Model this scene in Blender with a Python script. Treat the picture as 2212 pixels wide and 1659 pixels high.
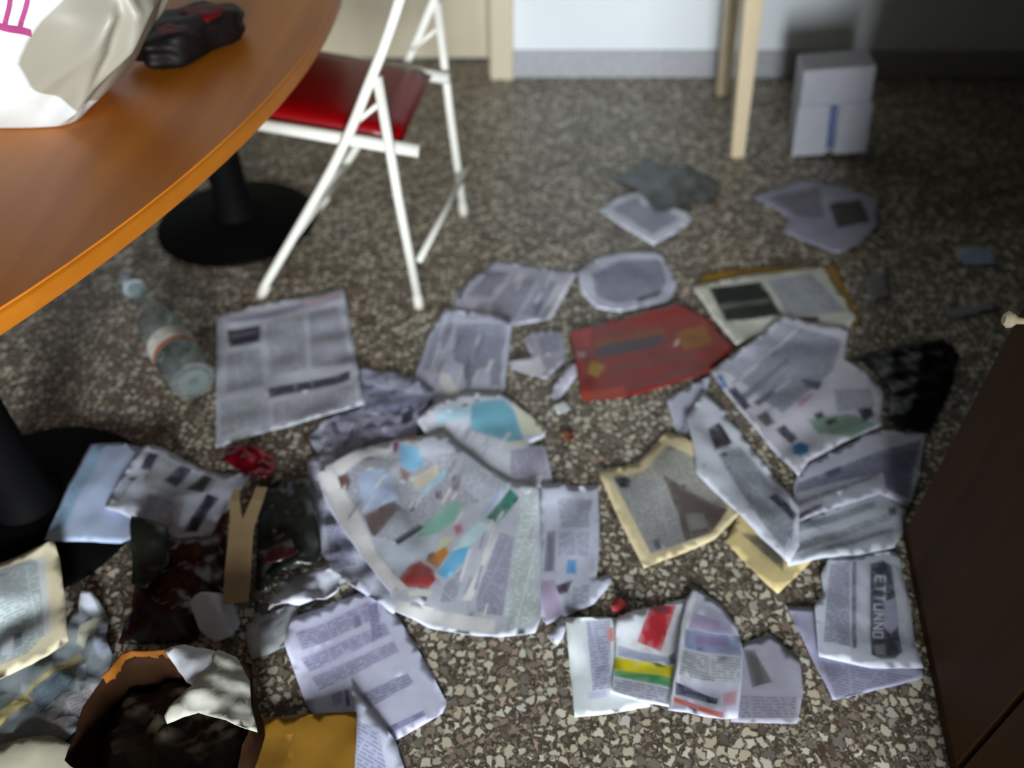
import bpy, bmesh, math, random
import numpy as np
from mathutils import Vector, Matrix
from mathutils.geometry import delaunay_2d_cdt

# ------------------------------------------------------------------ scene, camera, light
for o in list(bpy.data.objects): bpy.data.objects.remove(o, do_unlink=True)
scene = bpy.context.scene
COL = scene.collection
PI = math.pi

cam_d = bpy.data.cameras.new('camera'); cam = bpy.data.objects.new('camera', cam_d); COL.objects.link(cam)
cam.location = (0, 0, 1.36)
cam.rotation_euler = (math.radians(90 - 43), 0, 0)
cam_d.sensor_width = 36; cam_d.lens = 1800 / 2212 * 36
cam_d.clip_start = 0.02
cam_d.dof.use_dof = True; cam_d.dof.focus_distance = 1.18; cam_d.dof.aperture_fstop = 1.7
scene.camera = cam

world = bpy.data.worlds.new('world'); scene.world = world; world.use_nodes = True
world.node_tree.nodes['Background'].inputs[0].default_value = (0.55, 0.68, 0.9, 1)
world.node_tree.nodes['Background'].inputs[1].default_value = 0.6

ld = bpy.data.lights.new('window_daylight', 'AREA'); ld.shape = 'RECTANGLE'; ld.size = 1.05; ld.size_y = 1.35
ld.energy = 345; ld.color = (0.93, 0.97, 1.0)
lamp = bpy.data.objects.new('window_daylight', ld); COL.objects.link(lamp)
lamp.location = (0.17, -2.98, 1.02); lamp.rotation_euler = (math.radians(90), 0, 0)

scene.view_settings.view_transform = 'Standard'; scene.view_settings.look = 'None'
scene.view_settings.exposure = 0.0; scene.view_settings.gamma = 1.0
scene.view_settings.use_curve_mapping = False

# ------------------------------------------------------------------ materials
def lin(c, k=1.0):
    out = []
    for v in c[:3]:
        v = v / 255.0
        out.append(min(0.9, k * (v / 12.92 if v <= 0.04045 else ((v + 0.055) / 1.055) ** 2.4)))
    return tuple(out)

def new_mat(name):
    m = bpy.data.materials.new(name); m.use_nodes = True
    nt = m.node_tree; b = nt.nodes['Principled BSDF']
    return m, nt, b

def N(nt, typ, **kw):
    n = nt.nodes.new(typ)
    for k, v in kw.items():
        if k == 'inp':
            for i, val in v.items(): n.inputs[i].default_value = val
        else: setattr(n, k, v)
    return n

def math_node(nt, op, a, b=None, c=None):
    n = nt.nodes.new('ShaderNodeMath'); n.operation = op
    for i, v in enumerate((a, b, c)):
        if v is None: continue
        if isinstance(v, (int, float)): n.inputs[i].default_value = v
        else: nt.links.new(v, n.inputs[i])
    return n.outputs[0]

def ramp(nt, fac, stops, interp='LINEAR'):
    n = nt.nodes.new('ShaderNodeValToRGB'); cr = n.color_ramp; cr.interpolation = interp
    while len(cr.elements) < len(stops): cr.elements.new(0.5)
    for e, (p, c) in zip(cr.elements, stops): e.position = p; e.color = (*c, 1)
    nt.links.new(fac, n.inputs[0]); return n.outputs[0]

def mixc(nt, fac, a, b, mode='MIX'):
    n = nt.nodes.new('ShaderNodeMix'); n.data_type = 'RGBA'; n.blend_type = mode
    for i, v in ((0, fac), (6, a), (7, b)):
        if isinstance(v, (int, float)): n.inputs[i].default_value = v
        elif isinstance(v, tuple): n.inputs[i].default_value = (*v, 1)
        else: nt.links.new(v, n.inputs[i])
    return n.outputs[2]

def plain(name, c, rough=0.5, spec=0.5, metal=0.0, noise=0.12, nscale=25.0, coat=0.0):
    """one-colour surface with a faint procedural mottle"""
    m, nt, b = new_mat(name)
    tc = N(nt, 'ShaderNodeTexCoord'); nz = N(nt, 'ShaderNodeTexNoise', inp={'Scale': nscale, 'Detail': 4.0})
    nt.links.new(tc.outputs['Object'], nz.inputs['Vector'])
    l = lin(c)
    col = ramp(nt, nz.outputs[0], [(0.3, tuple(v * (1 - noise) for v in l)), (0.7, tuple(min(1, v * (1 + noise)) for v in l))])
    nt.links.new(col, b.inputs['Base Color'])
    b.inputs['Roughness'].default_value = rough; b.inputs['Specular IOR Level'].default_value = spec
    b.inputs['Metallic'].default_value = metal; b.inputs['Coat Weight'].default_value = coat
    return m

def wood(name, c1, c2, axis=1, scale=6.0, rough=0.35, coat=0.0, spec=0.5):
    m, nt, b = new_mat(name)
    tc = N(nt, 'ShaderNodeTexCoord'); mp = N(nt, 'ShaderNodeMapping')
    s = [scale * 4, scale * 4, scale * 4]; s[axis] = scale * 0.3
    mp.inputs['Scale'].default_value = s
    nt.links.new(tc.outputs['Object'], mp.inputs['Vector'])
    nz = N(nt, 'ShaderNodeTexNoise', inp={'Scale': 1.0, 'Detail': 6.0, 'Roughness': 0.6, 'Distortion': 0.8})
    nt.links.new(mp.outputs[0], nz.inputs['Vector'])
    nt.links.new(ramp(nt, nz.outputs[0], [(0.3, lin(c1)), (0.7, lin(c2))]), b.inputs['Base Color'])
    b.inputs['Roughness'].default_value = rough; b.inputs['Coat Weight'].default_value = coat; b.inputs['Specular IOR Level'].default_value = spec
    return m

def terrazzo():
    m, nt, b = new_mat('terrazzo')
    tc = N(nt, 'ShaderNodeTexCoord')
    wob = N(nt, 'ShaderNodeTexNoise', inp={'Scale': 85.0, 'Detail': 2.0})
    nt.links.new(tc.outputs['Object'], wob.inputs['Vector'])
    add = N(nt, 'ShaderNodeVectorMath', operation='MULTIPLY_ADD'); add.inputs[1].default_value = (0.018,) * 3
    nt.links.new(wob.outputs['Color'], add.inputs[0]); nt.links.new(tc.outputs['Object'], add.inputs[2])
    def chips(scale, thr, rnd, w):
        e = N(nt, 'ShaderNodeTexVoronoi', feature='DISTANCE_TO_EDGE', voronoi_dimensions='2D', inp={'Scale': scale, 'Randomness': rnd})
        f = N(nt, 'ShaderNodeTexVoronoi', feature='F1', voronoi_dimensions='2D', inp={'Scale': scale, 'Randomness': rnd})
        for n in (e, f): nt.links.new(add.outputs[0], n.inputs['Vector'])
        sep = N(nt, 'ShaderNodeSeparateColor'); nt.links.new(f.outputs['Color'], sep.inputs[0])
        t = math_node(nt, 'MULTIPLY_ADD', sep.outputs[1], w, thr)
        mask = N(nt, 'ShaderNodeMapRange', inp={3: 0.0, 4: 1.0}); nt.links.new(e.outputs[0], mask.inputs[0])
        nt.links.new(t, mask.inputs[1]); nt.links.new(math_node(nt, 'ADD', t, 0.035), mask.inputs[2])
        return mask.outputs[0], sep
    cement = ramp(nt, wob.outputs[0], [(0.3, lin((62, 55, 47))), (0.7, lin((94, 86, 74)))])
    m2, s2 = chips(120.0, 0.05, 1.0, 0.22)
    c2 = ramp(nt, s2.outputs[0], [(0.0, lin((108, 98, 82))), (0.4, lin((152, 144, 128))), (0.75, lin((90, 76, 60))), (1.0, lin((186, 178, 158)))])
    col = mixc(nt, m2, cement, c2)
    m1, s1 = chips(58.0, 0.07, 0.9, 0.26)
    c1 = ramp(nt, s1.outputs[0], [(0.0, lin((226, 220, 200))), (0.3, lin((196, 184, 158))), (0.5, lin((212, 211, 200))), (0.68, lin((148, 130, 112))), (0.82, lin((122, 117, 110))), (0.93, lin((82, 66, 52))), (1.0, lin((206, 180, 162)))])
    col = mixc(nt, m1, col, c1)
    nt.links.new(col, b.inputs['Base Color'])
    b.inputs['Roughness'].default_value = 0.42; b.inputs['Specular IOR Level'].default_value = 0.35
    return m

def paper_mat(name, rough, coat=0.0):
    """printed paper: ink colour and type areas come from attributes of each sheet, type lines from the page coordinates"""
    m, nt, b = new_mat(name)
    ink = N(nt, 'ShaderNodeAttribute', attribute_name='ink'); tx = N(nt, 'ShaderNodeAttribute', attribute_name='type_area')
    uv = N(nt, 'ShaderNodeUVMap', uv_map='page'); sep = N(nt, 'ShaderNodeSeparateXYZ'); nt.links.new(uv.outputs[0], sep.inputs[0])
    lines = math_node(nt, 'DIVIDE', sep.outputs[1], 0.0056)
    fr = math_node(nt, 'FRACT', lines); row = math_node(nt, 'FLOOR', lines)
    on = math_node(nt, 'LESS_THAN', fr, 0.55)
    cmb = N(nt, 'ShaderNodeCombineXYZ'); nt.links.new(math_node(nt, 'MULTIPLY', sep.outputs[0], 95.0), cmb.inputs[0]); nt.links.new(math_node(nt, 'MULTIPLY', row, 3.71), cmb.inputs[1])
    nz = N(nt, 'ShaderNodeTexNoise', noise_dimensions='2D', inp={'Scale': 1.0, 'Detail': 1.0}); nt.links.new(cmb.outputs[0], nz.inputs['Vector'])
    word = math_node(nt, 'GREATER_THAN', nz.outputs[0], 0.42)
    colm = math_node(nt, 'GREATER_THAN', math_node(nt, 'FRACT', math_node(nt, 'DIVIDE', sep.outputs[0], 0.062)), 0.07)
    mk = math_node(nt, 'MULTIPLY', math_node(nt, 'MULTIPLY', on, word), math_node(nt, 'MULTIPLY', colm, tx.outputs['Fac']))
    typed = mixc(nt, math_node(nt, 'MULTIPLY', mk, 0.34), ink.outputs['Color'], (0.05, 0.05, 0.06))
    tc = N(nt, 'ShaderNodeTexCoord'); mo = N(nt, 'ShaderNodeTexNoise', inp={'Scale': 30.0, 'Detail': 3.0}); nt.links.new(tc.outputs['Object'], mo.inputs['Vector'])
    col = mixc(nt, 1.0, typed, ramp(nt, mo.outputs[0], [(0.3, (0.88, 0.88, 0.88)), (0.7, (1, 1, 1))]), 'MULTIPLY')
    nt.links.new(col, b.inputs['Base Color'])
    b.inputs['Roughness'].default_value = rough; b.inputs['Specular IOR Level'].default_value = 0.3 if rough > .6 else 0.5
    b.inputs['Coat Weight'].default_value = coat; b.inputs['Coat Roughness'].default_value = 0.25
    return m

M = {
 'floor': terrazzo(),
 'newsprint': paper_mat('newsprint', 0.85), 'glossy_paper': paper_mat('glossy_paper', 0.45, 0.3), 'plastic_film': paper_mat('plastic_film', 0.3),
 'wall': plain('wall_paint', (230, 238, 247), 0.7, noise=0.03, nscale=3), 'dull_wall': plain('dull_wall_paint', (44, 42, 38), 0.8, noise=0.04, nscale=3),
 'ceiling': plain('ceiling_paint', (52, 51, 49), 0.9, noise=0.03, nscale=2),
 'skirting': plain('skirting_stone', (168, 170, 176), 0.45, noise=0.15, nscale=60),
 'door': plain('cream_door_paint', (206, 196, 170), 0.5, noise=0.04, nscale=4), 'cream': plain('cream_wood_paint', (220, 202, 168), 0.45, noise=0.06, nscale=12),
 'tabletop': wood('orange_veneer', (190, 106, 20), (216, 130, 34), 1, 3.0, 0.42, 0.0, 0.38), 'table_edge': wood('orange_edge', (168, 98, 18), (186, 112, 24), 1, 3.0, 0.45, 0.0, 0.3),
 'black_metal': plain('black_metal', (8, 8, 9), 0.7, spec=0.06, noise=0.1), 'cabinet': wood('dark_brown_wood', (46, 28, 12), (70, 44, 18), 2, 3.0, 0.6, 0.0, 0.12),
 'cabinet_door': wood('dark_brown_door', (50, 31, 12), (76, 48, 19), 2, 2.6, 0.58, 0.0, 0.12), 'knob': plain('pale_knob', (190, 176, 150), 0.3),
 'tube': plain('white_enamel', (232, 232, 222), 0.3, noise=0.03), 'rubber': plain('rubber_tip', (216, 214, 200), 0.6), 'vinyl': plain('red_vinyl', (128, 0, 5), 0.34, spec=0.3, noise=0.08, nscale=8),
 'carton': plain('white_carton', (176, 178, 188), 0.7, noise=0.05), 'carton_tape': plain('blue_tape', (86, 104, 150), 0.5),
 'bag': plain('white_plastic_bag', (208, 212, 210), 0.45, noise=0.03), 'bag_side': plain('bag_side_beige', (148, 144, 128), 0.55, noise=0.06), 'bag_print': plain('magenta_print', (160, 62, 118), 0.5),
 'pack': plain('pack_foil', (18, 12, 12), 0.55, spec=0.2, noise=0.5, nscale=30), 'pack_red': plain('pack_red', (92, 8, 12), 0.55, spec=0.2, noise=0.3),
 'dark_plastic': plain('dark_green_plastic', (26, 30, 26), 0.28, noise=0.6, nscale=14), 'maroon_plastic': plain('maroon_plastic', (44, 14, 12), 0.3, noise=0.5, nscale=18),
 'black_plastic': plain('black_plastic', (14, 13, 13), 0.4, noise=0.4, nscale=14), 'red_foil': plain('red_foil', (130, 10, 34), 0.22, metal=0.5, noise=0.3, nscale=20),
 'tan_card': plain('tan_card', (158, 136, 100), 0.6, noise=0.12), 'brown_kraft': plain('brown_kraft', (42, 24, 12), 0.8, spec=0.08, noise=0.4, nscale=14), 'kraft_rim': plain('kraft_rim', (118, 70, 20), 0.7, spec=0.1, noise=0.25),
 'kraft_inside': plain('bag_filling', (50, 40, 22), 0.7, noise=0.7, nscale=22),
 'white_tissue': plain('white_tissue', (206, 210, 218), 0.85, noise=0.06), 'grey_tissue': plain('grey_tissue', (176, 176, 164), 0.85, noise=0.14, nscale=16),
 'cap': plain('bottle_cap', (132, 142, 146), 0.35), 'label_white': plain('bottle_label', (200, 198, 190), 0.5, noise=0.25, nscale=40), 'label_orange': plain('bottle_label_orange', (176, 92, 42), 0.5),
}
m, nt, b = new_mat('clear_pet')
tr = N(nt, 'ShaderNodeBsdfTransparent'); tr.inputs[0].default_value = (0.78, 0.83, 0.82, 1)
b.inputs['Base Color'].default_value = (0.4, 0.45, 0.45, 1); b.inputs['Roughness'].default_value = 0.1
lw = N(nt, 'ShaderNodeTexNoise', inp={'Scale': 60.0, 'Detail': 2.0})
mx = N(nt, 'ShaderNodeMixShader')
nt.links.new(ramp(nt, lw.outputs[0], [(0.35, (0.10,) * 3), (0.7, (0.34,) * 3)]), mx.inputs[0]); nt.links.new(tr.outputs[0], mx.inputs[1]); nt.links.new(b.outputs[0], mx.inputs[2])
nt.links.new(mx.outputs[0], nt.nodes['Material Output'].inputs[0]); M['pet'] = m
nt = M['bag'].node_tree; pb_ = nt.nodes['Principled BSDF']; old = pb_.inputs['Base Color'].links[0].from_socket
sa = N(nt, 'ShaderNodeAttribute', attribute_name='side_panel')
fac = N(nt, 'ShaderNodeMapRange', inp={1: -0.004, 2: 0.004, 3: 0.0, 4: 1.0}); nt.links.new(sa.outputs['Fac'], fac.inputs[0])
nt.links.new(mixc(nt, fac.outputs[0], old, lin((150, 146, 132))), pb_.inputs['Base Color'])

# ------------------------------------------------------------------ helpers
def mesh_obj(name, verts, faces, mat, parent=None, smooth=False, solid=0.0, bevel=0.0, bsegs=2):
    me = bpy.data.meshes.new(name); me.from_pydata([tuple(v) for v in verts], [], faces); me.update()
    o = bpy.data.objects.new(name, me); COL.objects.link(o); o.parent = parent
    if mat: me.materials.append(M[mat] if isinstance(mat, str) else mat)
    if smooth: me.polygons.foreach_set('use_smooth', [True] * len(me.polygons))
    if solid:
        s = o.modifiers.new('thickness', 'SOLIDIFY'); s.thickness = solid; s.offset = -1
    if bevel:
        bv = o.modifiers.new('bevel', 'BEVEL'); bv.width = bevel; bv.segments = bsegs; bv.limit_method = 'ANGLE'
    return o

def tag(o, label=None, cat=None, kind=None, group=None):
    if label: o['label'] = label
    if cat: o['category'] = cat
    if kind: o['kind'] = kind
    if group: o['group'] = group
    return o

def empty(name, label, cat, loc=(0, 0, 0), rz=0.0):
    o = bpy.data.objects.new(name, None); COL.objects.link(o); o.location = loc; o.rotation_euler = (0, 0, rz)
    o.empty_display_size = 0.1
    return tag(o, label, cat)

def box_data(x0, x1, y0, y1, z0, z1, base=0):
    v = [(x0, y0, z0), (x1, y0, z0), (x1, y1, z0), (x0, y1, z0), (x0, y0, z1), (x1, y0, z1), (x1, y1, z1), (x0, y1, z1)]
    f = [(0, 3, 2, 1), (4, 5, 6, 7), (0, 1, 5, 4), (1, 2, 6, 5), (2, 3, 7, 6), (3, 0, 4, 7)]
    return v, [tuple(i + base for i in q) for q in f]

def box(name, b, mat, parent=None, bevel=0.0):
    v, f = box_data(*b); return mesh_obj(name, v, f, mat, parent, bevel=bevel)

def boxes(name, bl, mat, parent=None, bevel=0.0):
    V, F = [], []
    for b in bl:
        v, f = box_data(*b, base=len(V)); V += v; F += f
    return mesh_obj(name, V, F, mat, parent, bevel=bevel)

def smooth_path(pts, n=6):
    pts = [Vector(p) for p in pts]; out = []
    for i in range(len(pts) - 1):
        p0 = pts[max(i - 1, 0)]; p1 = pts[i]; p2 = pts[i + 1]; p3 = pts[min(i + 2, len(pts) - 1)]
        for k in range(n):
            t = k / n
            out.append(0.5 * ((2 * p1) + (p2 - p0) * t + (2 * p0 - 5 * p1 + 4 * p2 - p3) * t * t + (3 * p1 - p0 - 3 * p2 + p3) * t ** 3))
    out.append(pts[-1]); return out

def tube(name, pts, r, mat, parent=None, seg=14, rs=None):
    pts = [Vector(p) for p in pts]; V, F = [], []
    up = None
    for i, p in enumerate(pts):
        d = (pts[min(i + 1, len(pts) - 1)] - pts[max(i - 1, 0)]).normalized()
        if up is None: up = d.orthogonal().normalized()
        up = (up - d * up.dot(d)).normalized(); side = d.cross(up)
        rr = rs[i] if rs else r
        for k in range(seg):
            a = 2 * PI * k / seg; V.append(p + (up * math.cos(a) + side * math.sin(a)) * rr)
    for i in range(len(pts) - 1):
        for k in range(seg):
            F.append((i * seg + k, i * seg + (k + 1) % seg, (i + 1) * seg + (k + 1) % seg, (i + 1) * seg + k))
    F.append(tuple(range(seg))[::-1]); F.append(tuple(range((len(pts) - 1) * seg, len(pts) * seg)))
    o = mesh_obj(name, V, F, mat, parent, smooth=True)
    return o

def lathe(name, prof, mat, parent=None, seg=40, smooth=True, cap=True):
    """profile of (radius, z) about the z axis"""
    V, F = [], []
    for r, z in prof:
        for k in range(seg):
            a = 2 * PI * k / seg; V.append((r * math.cos(a), r * math.sin(a), z))
    for i in range(len(prof) - 1):
        for k in range(seg): F.append((i * seg + k, i * seg + (k + 1) % seg, (i + 1) * seg + (k + 1) % seg, (i + 1) * seg + k))
    if cap: F.append(tuple(range(seg))[::-1]); F.append(tuple(range((len(prof) - 1) * seg, len(prof) * seg)))
    o = mesh_obj(name, V, F, mat, parent, smooth=False)
    if smooth:
        me = o.data; me.polygons.foreach_set('use_smooth', [len(p.vertices) == 4 for p in me.polygons])
        md = o.modifiers.new('split', 'EDGE_SPLIT'); md.split_angle = math.radians(40)
    return o

def prism(name, poly, z0, z1, mat, parent=None, bevel=0.0, bsegs=2):
    n = len(poly); V = [(x, y, z0) for x, y in poly] + [(x, y, z1) for x, y in poly]
    F = [tuple(range(n))[::-1], tuple(range(n, 2 * n))] + [(i, (i + 1) % n, n + (i + 1) % n, n + i) for i in range(n)]
    return mesh_obj(name, V, F, mat, parent, bevel=bevel, bsegs=bsegs)

# ------------------------------------------------------------------ the room
WY = 3.245                      # wall behind the desk
tag(boxes('floor', [(-2.4, 2.4, -3.05, 3.46, -0.06, 0.0)], 'floor'), 'grey-brown terrazzo floor with cream stone chips', kind='structure')
DX0, DX1 = -1.02, -0.084        # door opening
tag(boxes('wall_back', [(DX1, 2.4, WY, 3.46, 0, 2.6), (-2.4, DX0, WY, 3.46, 0, 2.6), (DX0, DX1, WY, 3.46, 2.05, 2.6)], 'wall'), 'bluish white painted wall', kind='structure')
tag(boxes('wall_left', [(-2.5, -2.4, -3.05, 3.46, 0, 2.6)], 'dull_wall'), 'plain side wall with an added unseen step that blocks light', kind='structure')
tag(boxes('wall_right_with_light_block', [(2.4, 2.5, -3.05, 3.46, 0, 2.6), (1.24, 2.4, -3.05, 1.34, 0, 2.6)], 'dull_wall'), 'plain side wall with an added unseen step that blocks light', kind='structure')  # second box: unseen stub added to keep daylight off the far right
tag(boxes('ceiling', [(-2.5, 2.5, -3.15, 3.56, 2.6, 2.7)], 'ceiling'), 'plain ceiling', kind='structure')
tag(boxes('wall_front', [(-2.4, -0.52, -3.15, -3.05, 0, 2.6), (0.72, 2.4, -3.15, -3.05, 0, 2.6), (-0.52, 0.72, -3.15, -3.05, 0, 0.3), (-0.52, 0.72, -3.15, -3.05, 1.75, 2.6)], 'dull_wall'), 'wall with the window opening behind the viewer', kind='structure')
d = boxes('door_1', [(DX0, DX1, 3.40, 3.44, 0.012, 2.05)], 'door', bevel=0.003); tag(d, 'cream painted door set back in the wall', kind='structure')
boxes('door_panel', [(DX0 + .12, -0.60, 3.392, 3.402, 0.2, 0.95)], 'door', d, 0.004); boxes('door_panel', [(-0.52, DX1 - .12, 3.392, 3.402, 0.2, 0.95)], 'door', d, 0.004)
tag(boxes('trim_1', [(-0.084, 0.006, 3.205, WY + .012, 0, 2.12), (-0.090, -0.076, WY, 3.40, 0, 2.05)], 'door', bevel=0.006), 'cream door casing', kind='structure')
tag(boxes('trim_2', [(DX0 - .09, DX0, 3.205, WY + .012, 0, 2.12), (DX0 - .006, DX0 + .008, WY, 3.40, 0, 2.05)], 'door', bevel=0.006), 'cream door casing', kind='structure')
tag(boxes('baseboard_back', [(0.006, 2.4, WY - 0.014, WY + .002, 0, 0.105)], 'skirting', bevel=0.003), 'grey-white stone skirting', kind='structure')

# ------------------------------------------------------------------ oval table with two pedestals
TZ = 0.694
ax = Vector((0.1084, 0.9941)); pr = Vector((0.9941, -0.1084)); tcx = Vector((-0.935, 1.746))
TA, TB, TE = 0.514, 1.268, 1.87
def oval(s=0.0, n=96):
    out = []
    for i in range(n):
        t = 2 * PI * i / n; c, q = math.cos(t), math.sin(t)
        p = tcx + pr * ((TA + s) * math.copysign(abs(c) ** (2 / TE), c)) + ax * ((TB + s) * math.copysign(abs(q) ** (2 / TE), q))
        out.append((p.x, p.y))
    return out
table = empty('oval_table', 'orange wooden oval table on black pedestals with a white bag on it', 'table')
prism('tabletop', oval(), TZ - 0.004, TZ, 'tabletop', table)
prism('table_edge', oval(0.004), TZ - 0.036, TZ - 0.004, 'table_edge', table, bevel=0.007, bsegs=3)
BASES = [((-0.8251, 2.1677), 0.232), ((-0.9812, 1.074), 0.232)]
for (bx, by), br in BASES:
    c = lathe('pedestal_base', [(br - .004, 0), (br, 0.004), (br, 0.012), (br - .012, 0.02), (0.1, 0.032), (0.075, 0.04)], 'black_metal', table); c.location = (bx, by, 0)
    c = lathe('pedestal_column', [(0.07, 0.036), (0.056, 0.06), (0.05, 0.12), (0.05, TZ - 0.05), (0.06, TZ - 0.045), (0.06, TZ - 0.036)], 'black_metal', table); c.location = (bx, by, 0)

# ------------------------------------------------------------------ folding chair
A = Vector((-0.676, 1.805, 0)); B = Vector((-0.247, 1.755, 0))
u = (A - B).normalized(); w = Vector((-u.y, u.x, 0)); w = w if w.y > 0 else -w
CW = 0.468
def cp(a, z, off): return B + u * a + w * off + Vector((0, 0, z))
chair = empty('folding_chair', 'white tubular folding chair with red seat tucked at the oval table', 'chair')
for off in (0.0, CW):
    k = -0.045 if off else 0.0
    tube('long_leg', smooth_path([cp(.432 + k * .6, 0.012, off), cp(.218 + k, .332, off), cp(.130 + k, .475, off), cp(.062 + k, .607, off), cp(.018 + k, .694, off), cp(-.028 + k, .80, off), cp(-.06 + k, .90, off)], 6), 0.0118, 'tube', chair)
    tube('rear_leg', [cp(0.0 + k, 0.012, off + .004), cp(.026 + k, .326, off + .004), cp(.044 + k, .62, off + .004)], 0.0118, 'tube', chair)
    tube('foot_cap', [cp(.434 + k * .6, 0.0, off), cp(.410 + k * .7, 0.038, off)], 0.0138, 'rubber', chair)
    tube('foot_cap', [cp(0.0 + k, 0.0, off + .004), cp(.003 + k, 0.038, off + .004)], 0.0138, 'rubber', chair)
    s = .03 if off == 0 else -.03
    tube('seat_bar', [cp(.39, .488, off + s), cp(-.028, .437, off + s)], 0.0155, 'tube', chair)
    tube('brace', [cp(.118 + k, .50, off + s * .3), cp(.045 + k, .56, off + s * .3)], 0.006, 'tube', chair)
tube('rear_stretcher', [cp(-.012, .150, 0.004), cp(-.012 - .045, .150, CW)], 0.0085, 'tube', chair)
tube('front_stretcher', [cp(.335, .155, 0), cp(.335 - .045, .155, CW)], 0.007, 'tube', chair)
# cushioned seat pad and backrest
def pad(name, origin, ua, va, na, lu, lv, th, mat, parent, n=10, bulge=.012):
    V, F = [], []; m_ = n + 1
    for side in (1, -1):
        for i in range(m_):
            for j in range(m_):
                a = i / n; c = j / n
                e = min(a, 1 - a, c, 1 - c); roll = min(1, e / .16); hgt = th * .5 * math.sqrt(max(0, 1 - (1 - roll) ** 2)) + (bulge * math.sin(PI * a) * math.sin(PI * c) if side > 0 else 0)
                V.append(origin + ua * (lu * (a - .5)) + va * (lv * (c - .5)) + na * (hgt * side))
    for s in range(2):
        o = s * m_ * m_
        for i in range(n):
            for j in range(n):
                q = (o + i * m_ + j, o + (i + 1) * m_ + j, o + (i + 1) * m_ + j + 1, o + i * m_ + j + 1); F.append(q if s == 0 else q[::-1])
    ob = mesh_obj(name, V, F, mat, parent, smooth=True)
    bm = bmesh.new(); bm.from_mesh(ob.data); bmesh.ops.remove_doubles(bm, verts=bm.verts, dist=1e-5); bmesh.ops.recalc_face_normals(bm, faces=bm.faces); bm.to_mesh(ob.data); bm.free()
    return ob
su = (cp(.40, .489, 0) - cp(0, .4405, 0)).normalized(); sn = u.cross(w); sn = sn if sn.z > 0 else -sn
sn = (sn - su * sn.dot(su)).normalized()
pad('seat', cp(.205, .474, CW / 2 + .004), su, w, sn, .385, .395, .042, 'vinyl', chair)
bu = (cp(-.10, .98, 0) - cp(-.03, .80, 0)).normalized()
pad('backrest', cp(-.075, .885, CW / 2), bu, w, u, .16, .46, .03, 'vinyl', chair)

# ------------------------------------------------------------------ cabinet beside the viewer
c1 = Vector((0.781, 1.010)); c0 = Vector((0.700, 0.557)); dirn = (c1 - c0).normalized()
ang = math.atan2(dirn.y, dirn.x) - PI / 2
cab = empty('wooden_cabinet', 'dark brown wooden cabinet standing at the right edge', 'cabinet', (c1.x, c1.y, 0), ang)
CD, CL, CH = 0.42, 0.98, 1.45        # local: +x away from the aisle, -y toward the viewer
boxes('cabinet_body', [(0.0, CD, -CL, 0, 0.0, CH)], 'cabinet', cab, 0.003)
for i in range(2):
    dd = boxes('cabinet_door', [(-0.014, 0.001, -CL / 2 * (i + 1) + .004, -CL / 2 * i - (.022 if i == 0 else .004), 0.055, CH - .02)], 'cabinet_door', cab, 0.004)
    kn = lathe('knob', [(0.005, 0), (0.006, .01), (0.012, .016), (0.013, .022), (0.008, .028)], 'knob', dd, 16)
    kn.rotation_euler = (0, -PI / 2, 0); kn.location = (-0.014, -.045 if i == 0 else -CL / 2 - .05, .585)
boxes('cabinet_top', [(-0.02, CD, -CL - .01, 0.01, CH, CH + .025)], 'cabinet', cab, 0.004)

# ------------------------------------------------------------------ cream desk by the wall
desk = empty('writing_desk', 'cream wooden desk on slim legs against the wall', 'desk', (0.7, 2.57, 0))
def leg(fx, fy, tx, ty, z1=.70, s0=.022, s1=.03):
    V = [(fx + a * s0, fy + b_ * s0, 0) for a, b_ in ((-1, -1), (1, -1), (1, 1), (-1, 1))] + [(tx + a * s1, ty + b_ * s1, z1) for a, b_ in ((-1, -1), (1, -1), (1, 1), (-1, 1))]
    return mesh_obj('leg', [(x - .7, y - 2.57, z) for x, y, z in V], [(0, 3, 2, 1), (4, 5, 6, 7), (0, 1, 5, 4), (1, 2, 6, 5), (2, 3, 7, 6), (3, 0, 4, 7)], 'cream', desk, bevel=.003)
leg(0.762, 2.60, 0.70, 2.60); leg(0.802, 3.08, 0.762, 3.10); leg(2.05, 2.60, 2.07, 2.60); leg(2.05, 3.08, 2.07, 3.10)
boxes('desk_top', [(-.06, 1.44, -.03, .60, .72, .745)], 'cream', desk, .004)
boxes('apron', [(-.01, 1.38, .02, .04, .62, .72), (-.01, 1.38, .52, .54, .62, .72)], 'cream', desk, .003)

# ------------------------------------------------------------------ white carton under the desk
ct = empty('carton', 'white cardboard carton with two hanging front flaps under the desk', 'carton', (1.066, 2.58, 0), math.radians(-8))
ct.rotation_euler = (0, math.radians(-7), math.radians(-6))
boxes('carton_body', [(-.108, .112, .012, .15, .014, .30)], 'carton', ct, .004)
for x0, x1, t in ((-.122, -.012, .0), (.012, .118, .0)):
    V = [(x0, -.012, .012), (x1, -.012, .012), (x1 - .002, .012, .21), (x0 + .012, .012, .21), (x0 - .004, -.006, .0125), ]
    mesh_obj('front_flap', [(x0, -.014, .018), (x1, -.014, .018), (x1, .006, .185), (x0 + .01, .006, .185), (x0, -.006, .018), (x1, -.006, .018), (x1, .012, .185), (x0 + .01, .012, .185)],
             [(0, 1, 2, 3), (7, 6, 5, 4), (0, 4, 5, 1), (1, 5, 6, 2), (2, 6, 7, 3), (3, 7, 4, 0)], 'carton', ct, bevel=.002)
boxes('blue_tape', [(-.012, .012, .004, .0125, .03, .18)], 'carton_tape', ct)

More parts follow.
